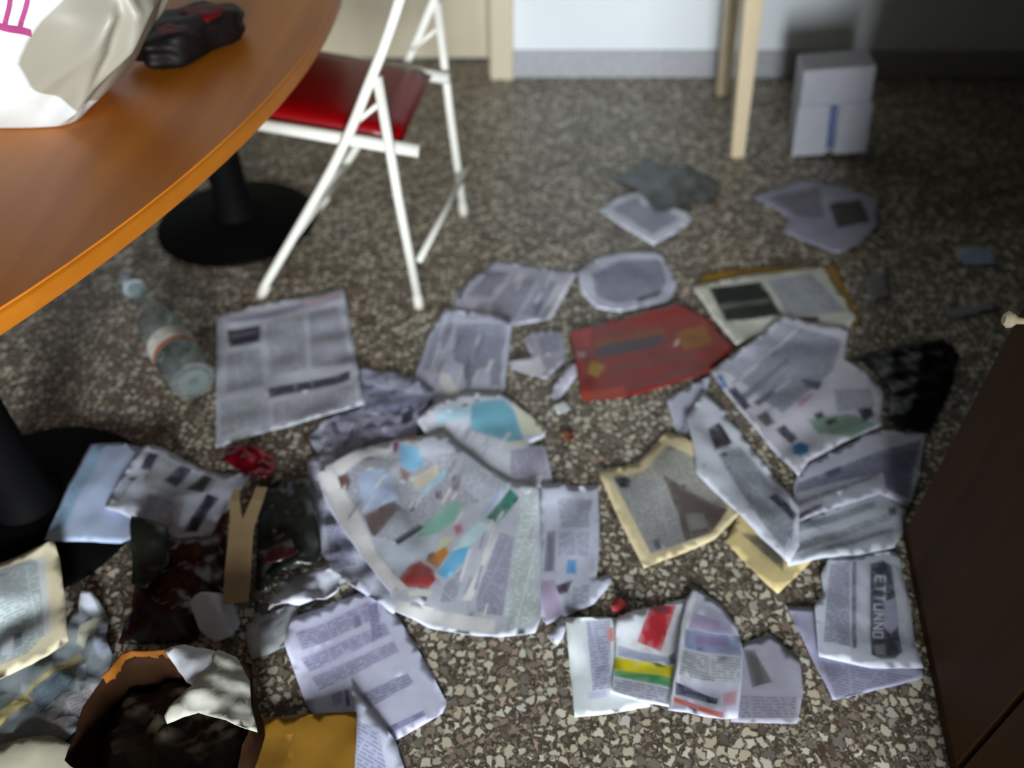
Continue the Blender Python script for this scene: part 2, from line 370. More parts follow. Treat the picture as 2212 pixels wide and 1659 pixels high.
# ------------------------------------------------------------------ loose papers, draped one over the other
GX0, GY0, CELL = -1.5, 0.25, 0.008
NX, NY = 420, 400
H = np.zeros((NX, NY)); gx = GX0 + (np.arange(NX) + .5) * CELL; gy = GY0 + (np.arange(NY) + .5) * CELL
GXX, GYY = np.meshgrid(gx, gy, indexing='ij')
for (bx, by), br in BASES:
    r = np.hypot(GXX - bx, GYY - by); H = np.where(r < br + .004, 0.022 + np.clip((br - r) * .1, 0, .02), H)

def inside(poly, X, Y):
    X = np.asarray(X); r = np.zeros(X.shape, bool); n = len(poly)
    for i in range(n):
        x1, y1 = poly[i]; x2, y2 = poly[(i + 1) % n]
        if y1 == y2: continue
        c = ((y1 > Y) != (y2 > Y)) & (X < (x2 - x1) * (Y - y1) / (y2 - y1) + x1); r ^= c
    return r

def edge_dist(poly, X, Y):
    d = np.full(np.shape(X), 9.0); n = len(poly)
    for i in range(n):
        x1, y1 = poly[i]; x2, y2 = poly[(i + 1) % n]; dx, dy = x2 - x1, y2 - y1; L = dx * dx + dy * dy + 1e-12
        t = np.clip(((X - x1) * dx + (Y - y1) * dy) / L, 0, 1); d = np.minimum(d, np.hypot(X - x1 - t * dx, Y - y1 - t * dy))
    return d

def filt(Z, r, op):
    out = Z.copy()
    for axis in (0, 1):
        acc = out.copy(); cnt = 1
        for s in range(-r, r + 1):
            if s == 0: continue
            sh = np.roll(out, s, axis); acc = np.maximum(acc, sh) if op == 'max' else acc + sh; cnt += 1
        out = acc if op == 'max' else acc / cnt
    return out

def relief(X, Y, seed, amp, crisp):
    rg = random.Random(seed); z = np.zeros(np.shape(X))
    for k in range(6):
        a = rg.uniform(0, 2 * PI); wl = rg.uniform(.06, .28) if not crisp else rg.uniform(.035, .16); ph = rg.uniform(0, 6.28)
        s = np.sin((X * math.cos(a) + Y * math.sin(a)) * 2 * PI / wl + ph)
        if crisp and k < 4: s = 1 - 2 * np.abs(s)
        z = z + s
    return amp * (0.5 + z / 6.0)

def resample(poly, step, rg=None, jit=0.0):
    out = []; n = len(poly)
    for i in range(n):
        x1, y1 = poly[i]; x2, y2 = poly[(i + 1) % n]; L = math.hypot(x2 - x1, y2 - y1); k = max(1, int(round(L / step)))
        for j in range(k):
            t = j / k; jx = jy = 0
            if rg and j and jit: jx, jy = rg.uniform(-jit, jit), rg.uniform(-jit, jit)
            out.append((x1 + (x2 - x1) * t + jx, y1 + (y2 - y1) * t + jy))
    return out

seed_no = [0]
def sheet(name, outline, base, prints, mat, wave=.004, lift=0.0, parent=None, thick=.0012, dome=0.0, base_z=None, grid=.014, flat_ends=True, record=True):
    """one loose sheet: triangulated inside its outline, resting on whatever already lies there"""
    global H
    seed_no[0] += 1; seed = seed_no[0]; rg = random.Random(seed)
    crisp = wave >= .009 or dome > 0
    if base_z is None:
        mask = inside(outline, GXX, GYY); Hm = np.where(filt(mask.astype(float), 4, 'max') > 0, H, 0)
        S = filt(filt(Hm, 4, 'max'), 2, 'mean')
    def height(X, Y):
        if base_z is None:
            ix = np.clip(((X - GX0) / CELL - .5), 0, NX - 1.01); iy = np.clip(((Y - GY0) / CELL - .5), 0, NY - 1.01)
            i0 = ix.astype(int); j0 = iy.astype(int); fx = ix - i0; fy = iy - j0
            s = S[i0, j0] * (1 - fx) * (1 - fy) + S[i0 + 1, j0] * fx * (1 - fy) + S[i0, j0 + 1] * (1 - fx) * fy + S[i0 + 1, j0 + 1] * fx * fy
        else: s = base_z
        z = s + .0022 + lift + np.clip(relief(X, Y, seed * 7, wave, crisp), 0, None)
        if dome:
            e = edge_dist(outline, X, Y); z = z + dome * (1 - np.exp(-e / .03)) * (.55 + .45 * relief(X, Y, seed * 11, 1.0, True))
        return z
    ol = resample(outline, .012, rg, .0007)
    V = [Vector(p) for p in ol]; E = [(i, (i + 1) % len(ol)) for i in range(len(ol))]
    for poly, c, t in prints:
        q = resample(poly, .02); s = len(V); V += [Vector(p) for p in q]; E += [(s + i, s + (i + 1) % len(q)) for i in range(len(q))]
    xs = [p[0] for p in outline]; ys = [p[1] for p in outline]
    g = np.array([(x + rg.uniform(-.2, .2) * grid, y + rg.uniform(-.2, .2) * grid) for x in np.arange(min(xs), max(xs), grid) for y in np.arange(min(ys), max(ys), grid)])
    if len(g):
        ok = inside(outline, g[:, 0], g[:, 1]) & (edge_dist(outline, g[:, 0], g[:, 1]) > grid * .4)
        V += [Vector((float(a), float(c))) for a, c in g[ok]]
    rv, re_, rf, *_ = delaunay_2d_cdt(V, E, [], 0, 1e-5)
    P = np.array([(v.x, v.y) for v in rv]); T = np.array([f for f in rf if len(f) == 3])
    cen = P[T].mean(1); keep = inside(outline, cen[:, 0], cen[:, 1]); T = T[keep]; cen = cen[keep]
    a = P[T[:, 1]] - P[T[:, 0]]; b_ = P[T[:, 2]] - P[T[:, 0]]; flip = a[:, 0] * b_[:, 1] - a[:, 1] * b_[:, 0] < 0
    T[flip] = T[flip][:, ::-1]
    used = np.unique(T); remap = -np.ones(len(P), int); remap[used] = np.arange(len(used)); P = P[used]; T = remap[T]
    Z = height(P[:, 0], P[:, 1])
    cx, cy = (outline[0][0], outline[0][1])
    o = mesh_obj(name, [(x - cx, y - cy, z) for (x, y), z in zip(P, Z)], [tuple(int(i) for i in t) for t in T], mat, None, smooth=True, solid=thick)
    o.location = (cx, cy, 0)
    if parent is not None: o.parent = parent; o.location = (cx - parent.location.x, cy - parent.location.y, 0)
    # ink, type areas, page coordinates
    nt_ = len(T); col = np.tile(np.array([*lin(base, 1.32), 1.0]), (nt_, 1)); txt = np.zeros(nt_); angs = np.zeros(nt_)
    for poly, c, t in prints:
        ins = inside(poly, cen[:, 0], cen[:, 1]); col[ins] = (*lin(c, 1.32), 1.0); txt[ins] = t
        angs[ins] = math.atan2(poly[1][1] - poly[0][1], poly[1][0] - poly[0][0])
    me = o.data
    # ink bleeds a little into the soft paper: half the colour of each corner is the mean around it
    acc = np.zeros((len(P), 4)); cnt = np.zeros(len(P))
    for k in range(3): np.add.at(acc, T[:, k], col); np.add.at(cnt, T[:, k], 1)
    soft = acc / np.maximum(cnt, 1)[:, None]
    cc = 0.45 * np.repeat(col, 3, 0) + 0.55 * soft[T.ravel()]
    at = me.attributes.new('ink', 'FLOAT_COLOR', 'CORNER'); at.data.foreach_set('color', cc.astype(np.float32).ravel())
    at = me.attributes.new('type_area', 'FLOAT', 'CORNER'); at.data.foreach_set('value', np.repeat(txt, 3).astype(np.float32))
    pc = P[T]; ca, sa = np.cos(angs)[:, None], np.sin(angs)[:, None]
    uvs = np.stack([pc[:, :, 0] * ca + pc[:, :, 1] * sa, -pc[:, :, 0] * sa + pc[:, :, 1] * ca], -1)
    uv = me.uv_layers.new(name='page'); uv.data.foreach_set('uv', uvs.astype(np.float32).ravel())
    if record and base_z is None:
        H = np.where(mask, np.maximum(H, height(GXX, GYY) + .0006), H)
    return o

PAPERS = [
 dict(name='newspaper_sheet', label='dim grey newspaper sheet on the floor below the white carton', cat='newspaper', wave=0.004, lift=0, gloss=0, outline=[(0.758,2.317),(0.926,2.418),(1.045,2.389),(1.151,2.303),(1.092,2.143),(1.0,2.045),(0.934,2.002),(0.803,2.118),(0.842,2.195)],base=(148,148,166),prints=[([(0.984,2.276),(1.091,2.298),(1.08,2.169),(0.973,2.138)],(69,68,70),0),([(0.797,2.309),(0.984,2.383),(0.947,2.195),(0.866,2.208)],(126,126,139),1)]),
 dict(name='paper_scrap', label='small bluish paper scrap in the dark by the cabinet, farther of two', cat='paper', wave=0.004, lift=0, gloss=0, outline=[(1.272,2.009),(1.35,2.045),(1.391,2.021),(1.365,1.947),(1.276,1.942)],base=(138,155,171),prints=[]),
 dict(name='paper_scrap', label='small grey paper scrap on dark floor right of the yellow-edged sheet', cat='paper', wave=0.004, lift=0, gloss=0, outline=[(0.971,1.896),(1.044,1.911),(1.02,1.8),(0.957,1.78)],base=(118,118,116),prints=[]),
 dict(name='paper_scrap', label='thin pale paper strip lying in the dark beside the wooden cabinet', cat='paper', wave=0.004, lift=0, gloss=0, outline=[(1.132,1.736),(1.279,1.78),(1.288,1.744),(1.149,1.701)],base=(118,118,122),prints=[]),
 dict(name='newspaper_sheet', label='white newspaper page partly under a dark plastic sheet', cat='newspaper', wave=0.004, lift=0, gloss=0, outline=[(0.266,2.243),(0.317,2.298),(0.418,2.374),(0.479,2.317),(0.554,2.195),(0.478,2.106),(0.411,2.049),(0.324,2.149)],base=(197,203,219),prints=[([(0.303,2.248),(0.408,2.331),(0.511,2.19),(0.413,2.098)],(163,166,184),1),([(0.391,2.317),(0.431,2.346),(0.44,2.276),(0.404,2.259)],(202,205,217),0)]),
 dict(name='plastic_sheet', label='dark grey plastic sheet crumpled on the floor below the cream desk', cat='plastic sheet', wave=0.005, lift=0, gloss=2, outline=[(0.328,2.424),(0.442,2.541),(0.573,2.504),(0.677,2.404),(0.636,2.303),(0.535,2.259),(0.437,2.216),(0.408,2.331)],base=(61,66,64),prints=[([(0.449,2.494),(0.568,2.473),(0.585,2.389),(0.459,2.331)],(75,80,79),0)]),
 dict(name='newspaper_page', label='newspaper page with long columns and a white strip, nearest the chair legs', cat='newspaper', wave=0.004, lift=0, gloss=0, outline=[(-0.051,1.967),(0.031,1.947),(0.182,1.907),(0.101,1.701),(0.065,1.691),(-0.001,1.678),(-0.154,1.744),(-0.148,1.821)],base=(179,180,197),prints=[([(0.008,1.83),(0.017,1.828),(-0.013,1.743),(-0.021,1.743)],(136,139,151),0),([(0.097,1.76),(0.105,1.758),(0.085,1.704),(0.076,1.704)],(136,139,151),0),([(-0.082,1.895),(-0.075,1.893),(-0.092,1.838),(-0.099,1.838)],(217,221,236),0),([(-0.022,1.769),(-0.013,1.767),(-0.034,1.705),(-0.043,1.705)],(217,221,236),0),([(0.124,1.854),(0.131,1.851),(0.096,1.759),(0.09,1.759)],(217,221,236),0),([(0.016,1.798),(0.02,1.796),(-0.004,1.729),(-0.008,1.729)],(217,221,236),0),([(-0.059,1.918),(-0.008,1.907),(-0.057,1.8),(-0.126,1.8)],(148,148,164),1),([(0.003,1.885),(0.069,1.874),(0.005,1.701),(-0.068,1.73)],(156,158,174),1),([(0.082,1.874),(0.126,1.863),(0.065,1.72),(0.023,1.72)],(158,164,184),1),([(0.154,1.891),(0.18,1.898),(0.11,1.708),(0.087,1.701)],(202,202,212),0),([(-0.147,1.8),(-0.134,1.852),(-0.119,1.859),(-0.139,1.784)],(74,72,88),0),([(-0.092,1.918),(-0.008,1.907),(-0.013,1.889),(-0.091,1.898)],(128,124,141),0),([(0.054,1.759),(0.073,1.79),(0.085,1.77),(0.065,1.71)],(118,118,135),0),([(-0.113,1.77),(-0.094,1.78),(-0.088,1.744),(-0.111,1.736)],(205,205,217),0),([(-0.075,1.755),(-0.054,1.759),(-0.051,1.72),(-0.07,1.712)],(202,203,217),0),([(-0.046,1.712),(-0.007,1.708),(-0.007,1.689),(-0.043,1.687)],(116,116,130),0),([(0.034,1.905),(0.041,1.903),(0.014,1.825),(0.007,1.825)],(217,221,236),0),([(0.027,1.911),(0.035,1.909),(0.019,1.863),(0.011,1.863)],(217,221,236),0),([(0.112,1.91),(0.117,1.907),(0.094,1.846),(0.089,1.846)],(217,221,236),0),([(0.019,1.915),(0.028,1.912),(0.007,1.852),(-0.001,1.852)],(207,211,226),0),([(0.077,1.817),(0.083,1.815),(0.066,1.77),(0.06,1.77)],(217,221,236),0),([(-0.018,1.908),(-0.008,1.906),(-0.024,1.859),(-0.033,1.859)],(150,153,166),0)]),
 dict(name='newspaper_page', label='crinkled newspaper page below the columned page, beside the blue-printed sheet', cat='newspaper', wave=0.007, lift=0, gloss=0, outline=[(-0.176,1.744),(-0.092,1.716),(0.0,1.681),(-0.006,1.6),(-0.018,1.429),(-0.038,1.367),(-0.099,1.357),(-0.166,1.357),(-0.235,1.466),(-0.229,1.523),(-0.21,1.644)],base=(183,187,205),prints=[([(-0.038,1.449),(-0.033,1.447),(-0.052,1.378),(-0.057,1.378)],(144,147,159),0),([(-0.094,1.506),(-0.088,1.504),(-0.098,1.464),(-0.104,1.464)],(207,211,226),0),([(-0.029,1.672),(-0.024,1.67),(-0.036,1.624),(-0.041,1.624)],(144,147,159),0),([(-0.171,1.684),(-0.162,1.682),(-0.176,1.612),(-0.186,1.612)],(144,147,159),0),([(-0.023,1.59),(-0.017,1.588),(-0.036,1.517),(-0.041,1.517)],(207,211,226),0),([(-0.113,1.541),(-0.107,1.539),(-0.128,1.449),(-0.134,1.449)],(217,221,236),0),([(-0.082,1.554),(-0.077,1.553),(-0.098,1.464),(-0.104,1.464)],(207,211,226),0),([(-0.129,1.648),(-0.121,1.646),(-0.134,1.59),(-0.141,1.59)],(144,147,159),0),([(-0.029,1.493),(-0.023,1.491),(-0.044,1.414),(-0.05,1.414)],(217,221,236),0),([(-0.083,1.503),(-0.079,1.502),(-0.091,1.452),(-0.096,1.452)],(217,221,236),0),([(-0.19,1.653),(-0.184,1.651),(-0.202,1.557),(-0.208,1.557)],(130,133,145),0),([(-0.145,1.681),(-0.013,1.663),(-0.029,1.52),(-0.097,1.503),(-0.143,1.537)],(150,154,174),1),([(-0.207,1.625),(-0.181,1.681),(-0.198,1.503),(-0.218,1.503)],(156,160,178),1),([(-0.119,1.503),(-0.105,1.572),(-0.095,1.453),(-0.105,1.429)],(118,120,140),0),([(-0.187,1.503),(-0.152,1.486),(-0.115,1.406),(-0.153,1.406)],(219,222,238),0),([(-0.078,1.644),(-0.066,1.648),(-0.087,1.537),(-0.095,1.533)],(123,124,145),0),([(-0.052,1.52),(-0.024,1.528),(-0.029,1.453),(-0.051,1.445)],(148,150,168),1),([(-0.159,1.688),(-0.151,1.686),(-0.172,1.586),(-0.18,1.586)],(130,133,145),0),([(-0.158,1.725),(-0.154,1.723),(-0.175,1.617),(-0.18,1.617)],(130,133,145),0),([(-0.173,1.541),(-0.166,1.539),(-0.177,1.489),(-0.183,1.489)],(130,133,145),0),([(-0.132,1.647),(-0.127,1.645),(-0.144,1.566),(-0.149,1.566)],(130,133,145),0),([(-0.053,1.542),(-0.044,1.54),(-0.058,1.488),(-0.066,1.488)],(217,221,236),0),([(-0.176,1.496),(-0.173,1.495),(-0.185,1.439),(-0.188,1.439)],(144,147,159),0),([(-0.082,1.635),(-0.078,1.633),(-0.088,1.591),(-0.092,1.591)],(207,211,226),0),([(-0.088,1.534),(-0.079,1.532),(-0.102,1.439),(-0.11,1.439)],(144,147,159),0),([(-0.187,1.558),(-0.18,1.556),(-0.19,1.509),(-0.197,1.509)],(217,221,236),0),([(-0.181,1.567),(-0.178,1.565),(-0.192,1.499),(-0.195,1.499)],(130,133,145),0),([(-0.156,1.674),(-0.152,1.672),(-0.166,1.602),(-0.17,1.602)],(130,133,145),0)]),
 dict(name='torn_page', label='torn grey page with a white blotch left of the red magazine', cat='paper', wave=0.004, lift=0, gloss=0, outline=[(0.052,1.659),(0.13,1.653),(0.132,1.537),(0.08,1.47),(0.066,1.481),(-0.001,1.503),(-0.007,1.528),(0.048,1.558),(0.028,1.616)],base=(164,164,178),prints=[([(-0.001,1.53),(0.05,1.54),(0.068,1.563),(0.081,1.503),(0.066,1.483),(0.002,1.503)],(207,208,215),0),([(0.064,1.635),(0.123,1.635),(0.122,1.572),(0.074,1.563)],(148,150,168),1)]),
 dict(name='torn_page', label='narrow torn white strip just left of the red magazine corner', cat='paper', wave=0.004, lift=0, gloss=0, outline=[(0.134,1.511),(0.16,1.528),(0.156,1.478),(0.107,1.396),(0.089,1.412),(0.104,1.453)],base=(187,188,202),prints=[]),
 dict(name='torn_page', label='small pale torn scrap below the narrow strip near the blue page', cat='paper', wave=0.004, lift=0, gloss=0, outline=[(0.096,1.382),(0.128,1.393),(0.135,1.367),(0.105,1.352)],base=(167,170,171),prints=[]),
 dict(name='paper_scrap', label='rust brown paper scrap on bare floor between the two piles', cat='paper', wave=0.004, lift=0, gloss=0, outline=[(0.107,1.308),(0.134,1.301),(0.14,1.275),(0.119,1.269)],base=(128,78,57),prints=[]),
 dict(name='newspaper_page', label='rounded white-bordered newspaper page beside the columned page', cat='newspaper', wave=0.004, lift=0, gloss=0, outline=[(0.181,1.902),(0.243,1.983),(0.318,2.014),(0.42,2.007),(0.442,1.947),(0.452,1.859),(0.419,1.776),(0.361,1.755),(0.285,1.734),(0.225,1.75),(0.187,1.817)],base=(189,193,209),prints=[([(0.221,1.902),(0.307,1.97),(0.42,1.974),(0.425,1.867),(0.39,1.79),(0.276,1.77),(0.227,1.8)],(148,150,169),1),([(0.334,1.79),(0.404,1.825),(0.405,1.813),(0.338,1.772)],(89,88,98),0)]),
 dict(name='newspaper_page', label='dark lilac crumpled newspaper page right of the sheet with the dark photo', cat='newspaper', wave=0.009, lift=0, gloss=0, outline=[(-0.373,1.508),(-0.287,1.499),(-0.183,1.421),(-0.202,1.345),(-0.209,1.301),(-0.228,1.224),(-0.304,1.177),(-0.419,1.214),(-0.457,1.283),(-0.429,1.337),(-0.36,1.375)],base=(148,150,170),prints=[([(-0.277,1.255),(-0.269,1.253),(-0.281,1.212),(-0.288,1.212)],(97,99,110),0),([(-0.438,1.294),(-0.434,1.292),(-0.44,1.262),(-0.444,1.262)],(97,99,110),0),([(-0.213,1.4),(-0.209,1.398),(-0.218,1.368),(-0.222,1.368)],(110,113,124),0),([(-0.286,1.265),(-0.281,1.264),(-0.286,1.246),(-0.291,1.246)],(191,195,209),0),([(-0.335,1.394),(-0.327,1.393),(-0.336,1.358),(-0.343,1.358)],(97,99,110),0),([(-0.347,1.316),(-0.341,1.314),(-0.349,1.284),(-0.354,1.284)],(97,99,110),0),([(-0.354,1.453),(-0.191,1.402),(-0.218,1.345),(-0.326,1.36)],(126,128,151),1),([(-0.253,1.355),(-0.227,1.363),(-0.226,1.337),(-0.239,1.315),(-0.252,1.322)],(51,50,62),0),([(-0.415,1.327),(-0.403,1.333),(-0.387,1.293),(-0.398,1.286)],(83,86,103),0),([(-0.372,1.293),(-0.353,1.303),(-0.355,1.275),(-0.367,1.275)],(83,86,103),0),([(-0.441,1.333),(-0.424,1.345),(-0.42,1.308),(-0.431,1.301)],(202,202,223),0),([(-0.448,1.255),(-0.394,1.247),(-0.385,1.224),(-0.43,1.22)],(187,194,212),0),([(-0.345,1.301),(-0.257,1.308),(-0.262,1.258),(-0.322,1.244)],(138,140,157),1),([(-0.326,1.265),(-0.318,1.264),(-0.327,1.228),(-0.335,1.228)],(97,99,110),0),([(-0.362,1.324),(-0.358,1.322),(-0.368,1.28),(-0.372,1.28)],(191,195,209),0),([(-0.362,1.296),(-0.357,1.294),(-0.368,1.248),(-0.373,1.248)],(97,99,110),0),([(-0.412,1.271),(-0.408,1.27),(-0.419,1.221),(-0.423,1.221)],(97,99,110),0),([(-0.257,1.384),(-0.25,1.383),(-0.257,1.357),(-0.264,1.357)],(110,113,124),0),([(-0.274,1.24),(-0.268,1.239),(-0.274,1.221),(-0.279,1.221)],(110,113,124),0)]),
 dict(name='newspaper_sheet', label='large newspaper sheet with dark photo and headline bar beside the plastic bottle', cat='newspaper', wave=0.006, lift=0, gloss=0, outline=[(-0.77,1.712),(-0.672,1.764),(-0.567,1.796),(-0.457,1.833),(-0.409,1.644),(-0.378,1.52),(-0.342,1.375),(-0.439,1.333),(-0.553,1.298),(-0.653,1.247),(-0.71,1.47)],base=(181,186,197),prints=[([(-0.74,1.701),(-0.618,1.744),(-0.562,1.768),(-0.463,1.808),(-0.456,1.784),(-0.557,1.744),(-0.612,1.712),(-0.733,1.681)],(140,140,164),0),([(-0.557,1.776),(-0.464,1.813),(-0.46,1.796),(-0.547,1.752)],(187,165,171),0),([(-0.731,1.655),(-0.65,1.678),(-0.635,1.604),(-0.706,1.589)],(65,62,77),0),([(-0.721,1.64),(-0.654,1.659),(-0.65,1.64),(-0.714,1.622)],(103,102,116),0),([(-0.577,1.437),(-0.391,1.493),(-0.386,1.46),(-0.499,1.428),(-0.568,1.402)],(69,70,87),0),([(-0.52,1.46),(-0.516,1.461),(-0.51,1.428),(-0.513,1.426)],(148,152,166),0),([(-0.483,1.473),(-0.479,1.475),(-0.472,1.437),(-0.475,1.436)],(148,152,166),0),([(-0.533,1.728),(-0.461,1.755),(-0.397,1.528),(-0.487,1.509)],(164,168,182),1),([(-0.637,1.689),(-0.547,1.72),(-0.498,1.506),(-0.581,1.478)],(167,173,184),1),([(-0.705,1.563),(-0.632,1.586),(-0.592,1.453),(-0.672,1.421)],(164,172,184),1),([(-0.68,1.39),(-0.585,1.421),(-0.561,1.322),(-0.649,1.279)],(169,176,186),1),([(-0.556,1.387),(-0.375,1.44),(-0.36,1.387),(-0.54,1.322)],(169,172,186),1),([(-0.588,1.406),(-0.573,1.409),(-0.548,1.301),(-0.562,1.298)],(165,168,184),0)]),
 dict(name='printed_page', label='page with a teal blue block and pale yellow corner above the colourful magazine', cat='magazine page', wave=0.006, lift=0, gloss=0, outline=[(-0.217,1.322),(-0.172,1.372),(-0.105,1.415),(-0.017,1.406),(0.026,1.367),(0.079,1.308),(0.072,1.283),(0.037,1.258),(0.074,1.251),(0.087,1.138),(0.072,1.131),(-0.006,1.138),(-0.086,1.203),(-0.18,1.258)],base=(193,198,209),prints=[([(-0.053,1.258),(-0.047,1.257),(-0.061,1.224),(-0.068,1.224)],(169,173,186),0),([(-0.076,1.326),(-0.068,1.324),(-0.081,1.293),(-0.089,1.293)],(217,221,236),0),([(-0.079,1.302),(-0.074,1.3),(-0.09,1.262),(-0.095,1.262)],(169,173,186),0),([(-0.011,1.338),(-0.004,1.337),(-0.017,1.308),(-0.023,1.308)],(217,221,236),0),([(-0.121,1.319),(-0.114,1.317),(-0.128,1.284),(-0.134,1.284)],(169,173,186),0),([(-0.094,1.381),(-0.019,1.396),(0.007,1.354),(0.026,1.269),(-0.007,1.262),(-0.094,1.301)],(110,166,186),0),([(-0.171,1.345),(-0.097,1.372),(-0.097,1.337),(-0.173,1.308)],(167,200,215),0),([(0.004,1.381),(0.077,1.312),(0.069,1.292),(0.025,1.289),(0.013,1.345)],(205,208,186),0),([(-0.003,1.239),(0.07,1.25),(0.083,1.163),(-0.003,1.163)],(164,164,184),1),([(-0.006,1.261),(0.033,1.266),(0.027,1.252),(-0.002,1.25)],(202,200,171),0),([(-0.098,1.315),(-0.091,1.314),(-0.1,1.29),(-0.108,1.29)],(156,159,172),0),([(-0.15,1.308),(-0.144,1.307),(-0.159,1.269),(-0.165,1.269)],(217,221,236),0),([(-0.097,1.305),(-0.089,1.304),(-0.104,1.268),(-0.112,1.268)],(156,159,172),0),([(-0.01,1.293),(-0.002,1.291),(-0.024,1.243),(-0.031,1.243)],(207,211,226),0),([(-0.051,1.288),(-0.044,1.287),(-0.058,1.255),(-0.065,1.255)],(169,173,186),0)]),
 dict(name='newspaper_strip', label='narrow newspaper with a small blue square right of the colourful magazine', cat='newspaper', wave=0.004, lift=0, gloss=0, outline=[(0.062,1.136),(0.181,1.14),(0.173,0.985),(0.161,0.907),(0.188,0.92),(0.188,0.897),(0.151,0.853),(0.064,0.813),(0.046,0.839)],base=(177,182,199),prints=[([(0.071,1.022),(0.087,1.022),(0.081,0.926),(0.061,0.926)],(110,110,126),0),([(0.108,0.953),(0.125,0.953),(0.123,0.921),(0.103,0.921)],(81,138,193),0),([(0.082,0.893),(0.115,0.907),(0.105,0.879),(0.089,0.874)],(65,60,72),0),([(0.051,0.904),(0.08,0.907),(0.093,0.837),(0.063,0.82)],(164,150,178),0),([(0.095,1.101),(0.163,1.107),(0.155,1.03),(0.097,1.03)],(162,166,184),1),([(0.095,1.018),(0.157,1.018),(0.148,0.963),(0.09,0.963)],(169,174,193),1),([(0.138,1.095),(0.169,1.101),(0.161,1.071),(0.137,1.071)],(136,134,151),0),([(0.116,0.894),(0.148,0.897),(0.141,0.859),(0.111,0.849)],(162,170,186),1)]),
 dict(name='paper_scrap', label='grey crumpled scrap between the dark bag and the violet-lined page', cat='paper', wave=0.014, lift=0, gloss=0, outline=[(-0.486,0.813),(-0.44,0.835),(-0.401,0.851),(-0.382,0.79),(-0.427,0.754),(-0.457,0.742),(-0.474,0.774)],base=(158,162,164),prints=[([(-0.46,0.811),(-0.413,0.825),(-0.406,0.792),(-0.452,0.774)],(138,142,147),0)]),
 dict(name='newspaper_page', label='violet-lined newspaper page lying nearest the mustard envelope', cat='newspaper', wave=0.005, lift=0, gloss=0, outline=[(-0.399,0.813),(-0.332,0.854),(-0.261,0.889),(-0.225,0.847),(-0.175,0.776),(-0.137,0.712),(-0.11,0.662),(-0.117,0.644),(-0.194,0.597),(-0.256,0.614),(-0.32,0.626),(-0.349,0.662),(-0.403,0.765)],base=(187,190,211),prints=[([(-0.388,0.787),(-0.268,0.859),(-0.239,0.83),(-0.37,0.756)],(158,158,188),1),([(-0.372,0.742),(-0.233,0.815),(-0.218,0.792),(-0.353,0.72)],(164,164,195),1),([(-0.348,0.71),(-0.212,0.778),(-0.2,0.756),(-0.33,0.686)],(160,160,190),1),([(-0.26,0.678),(-0.182,0.716),(-0.168,0.699),(-0.238,0.654)],(148,150,178),1),([(-0.287,0.686),(-0.281,0.69),(-0.273,0.658),(-0.279,0.655)],(65,66,95),0),([(-0.309,0.678),(-0.292,0.686),(-0.285,0.662),(-0.3,0.655)],(146,148,172),0),([(-0.21,0.618),(-0.149,0.65),(-0.144,0.642),(-0.204,0.608)],(118,116,155),0),([(-0.267,0.849),(-0.251,0.859),(-0.234,0.787),(-0.25,0.778)],(138,138,171),1),([(-0.289,0.825),(-0.279,0.83),(-0.275,0.809),(-0.284,0.803)],(91,96,116),0)]),
 dict(name='printed_page', label='pale loose page edge emerging from under the violet-lined page at the frame bottom', cat='paper', wave=0.004, lift=0, gloss=0, outline=[(-0.276,0.69),(-0.238,0.65),(-0.19,0.597),(-0.161,0.526),(-0.263,0.526),(-0.261,0.634)],base=(189,196,215),prints=[([(-0.255,0.63),(-0.218,0.61),(-0.194,0.533),(-0.245,0.533)],(169,174,203),1)]),
 dict(name='crumpled_page', label='crinkled grey page edge sticking out left under the colour magazine', cat='newspaper', wave=0.012, lift=0, gloss=0, outline=[(-0.443,1.203),(-0.41,1.22),(-0.325,1.19),(-0.26,1.053),(-0.214,0.963),(-0.179,0.869),(-0.218,0.83),(-0.269,0.867),(-0.34,0.915),(-0.379,0.979),(-0.419,1.089)],base=(175,180,197),prints=[([(-0.426,1.151),(-0.398,1.151),(-0.363,1.053),(-0.392,1.053)],(148,150,166),1),([(-0.38,1.041),(-0.341,1.03),(-0.301,0.941),(-0.344,0.93)],(138,142,164),1),([(-0.415,1.19),(-0.386,1.197),(-0.382,1.171),(-0.409,1.164)],(202,206,221),0)]),
 dict(name='torn_page', label='small white torn corner left of the white-margined page', cat='paper', wave=0.004, lift=0, gloss=0, outline=[(0.063,0.785),(0.091,0.816),(0.101,0.811),(0.092,0.785),(0.081,0.77)],base=(193,198,213),prints=[]),
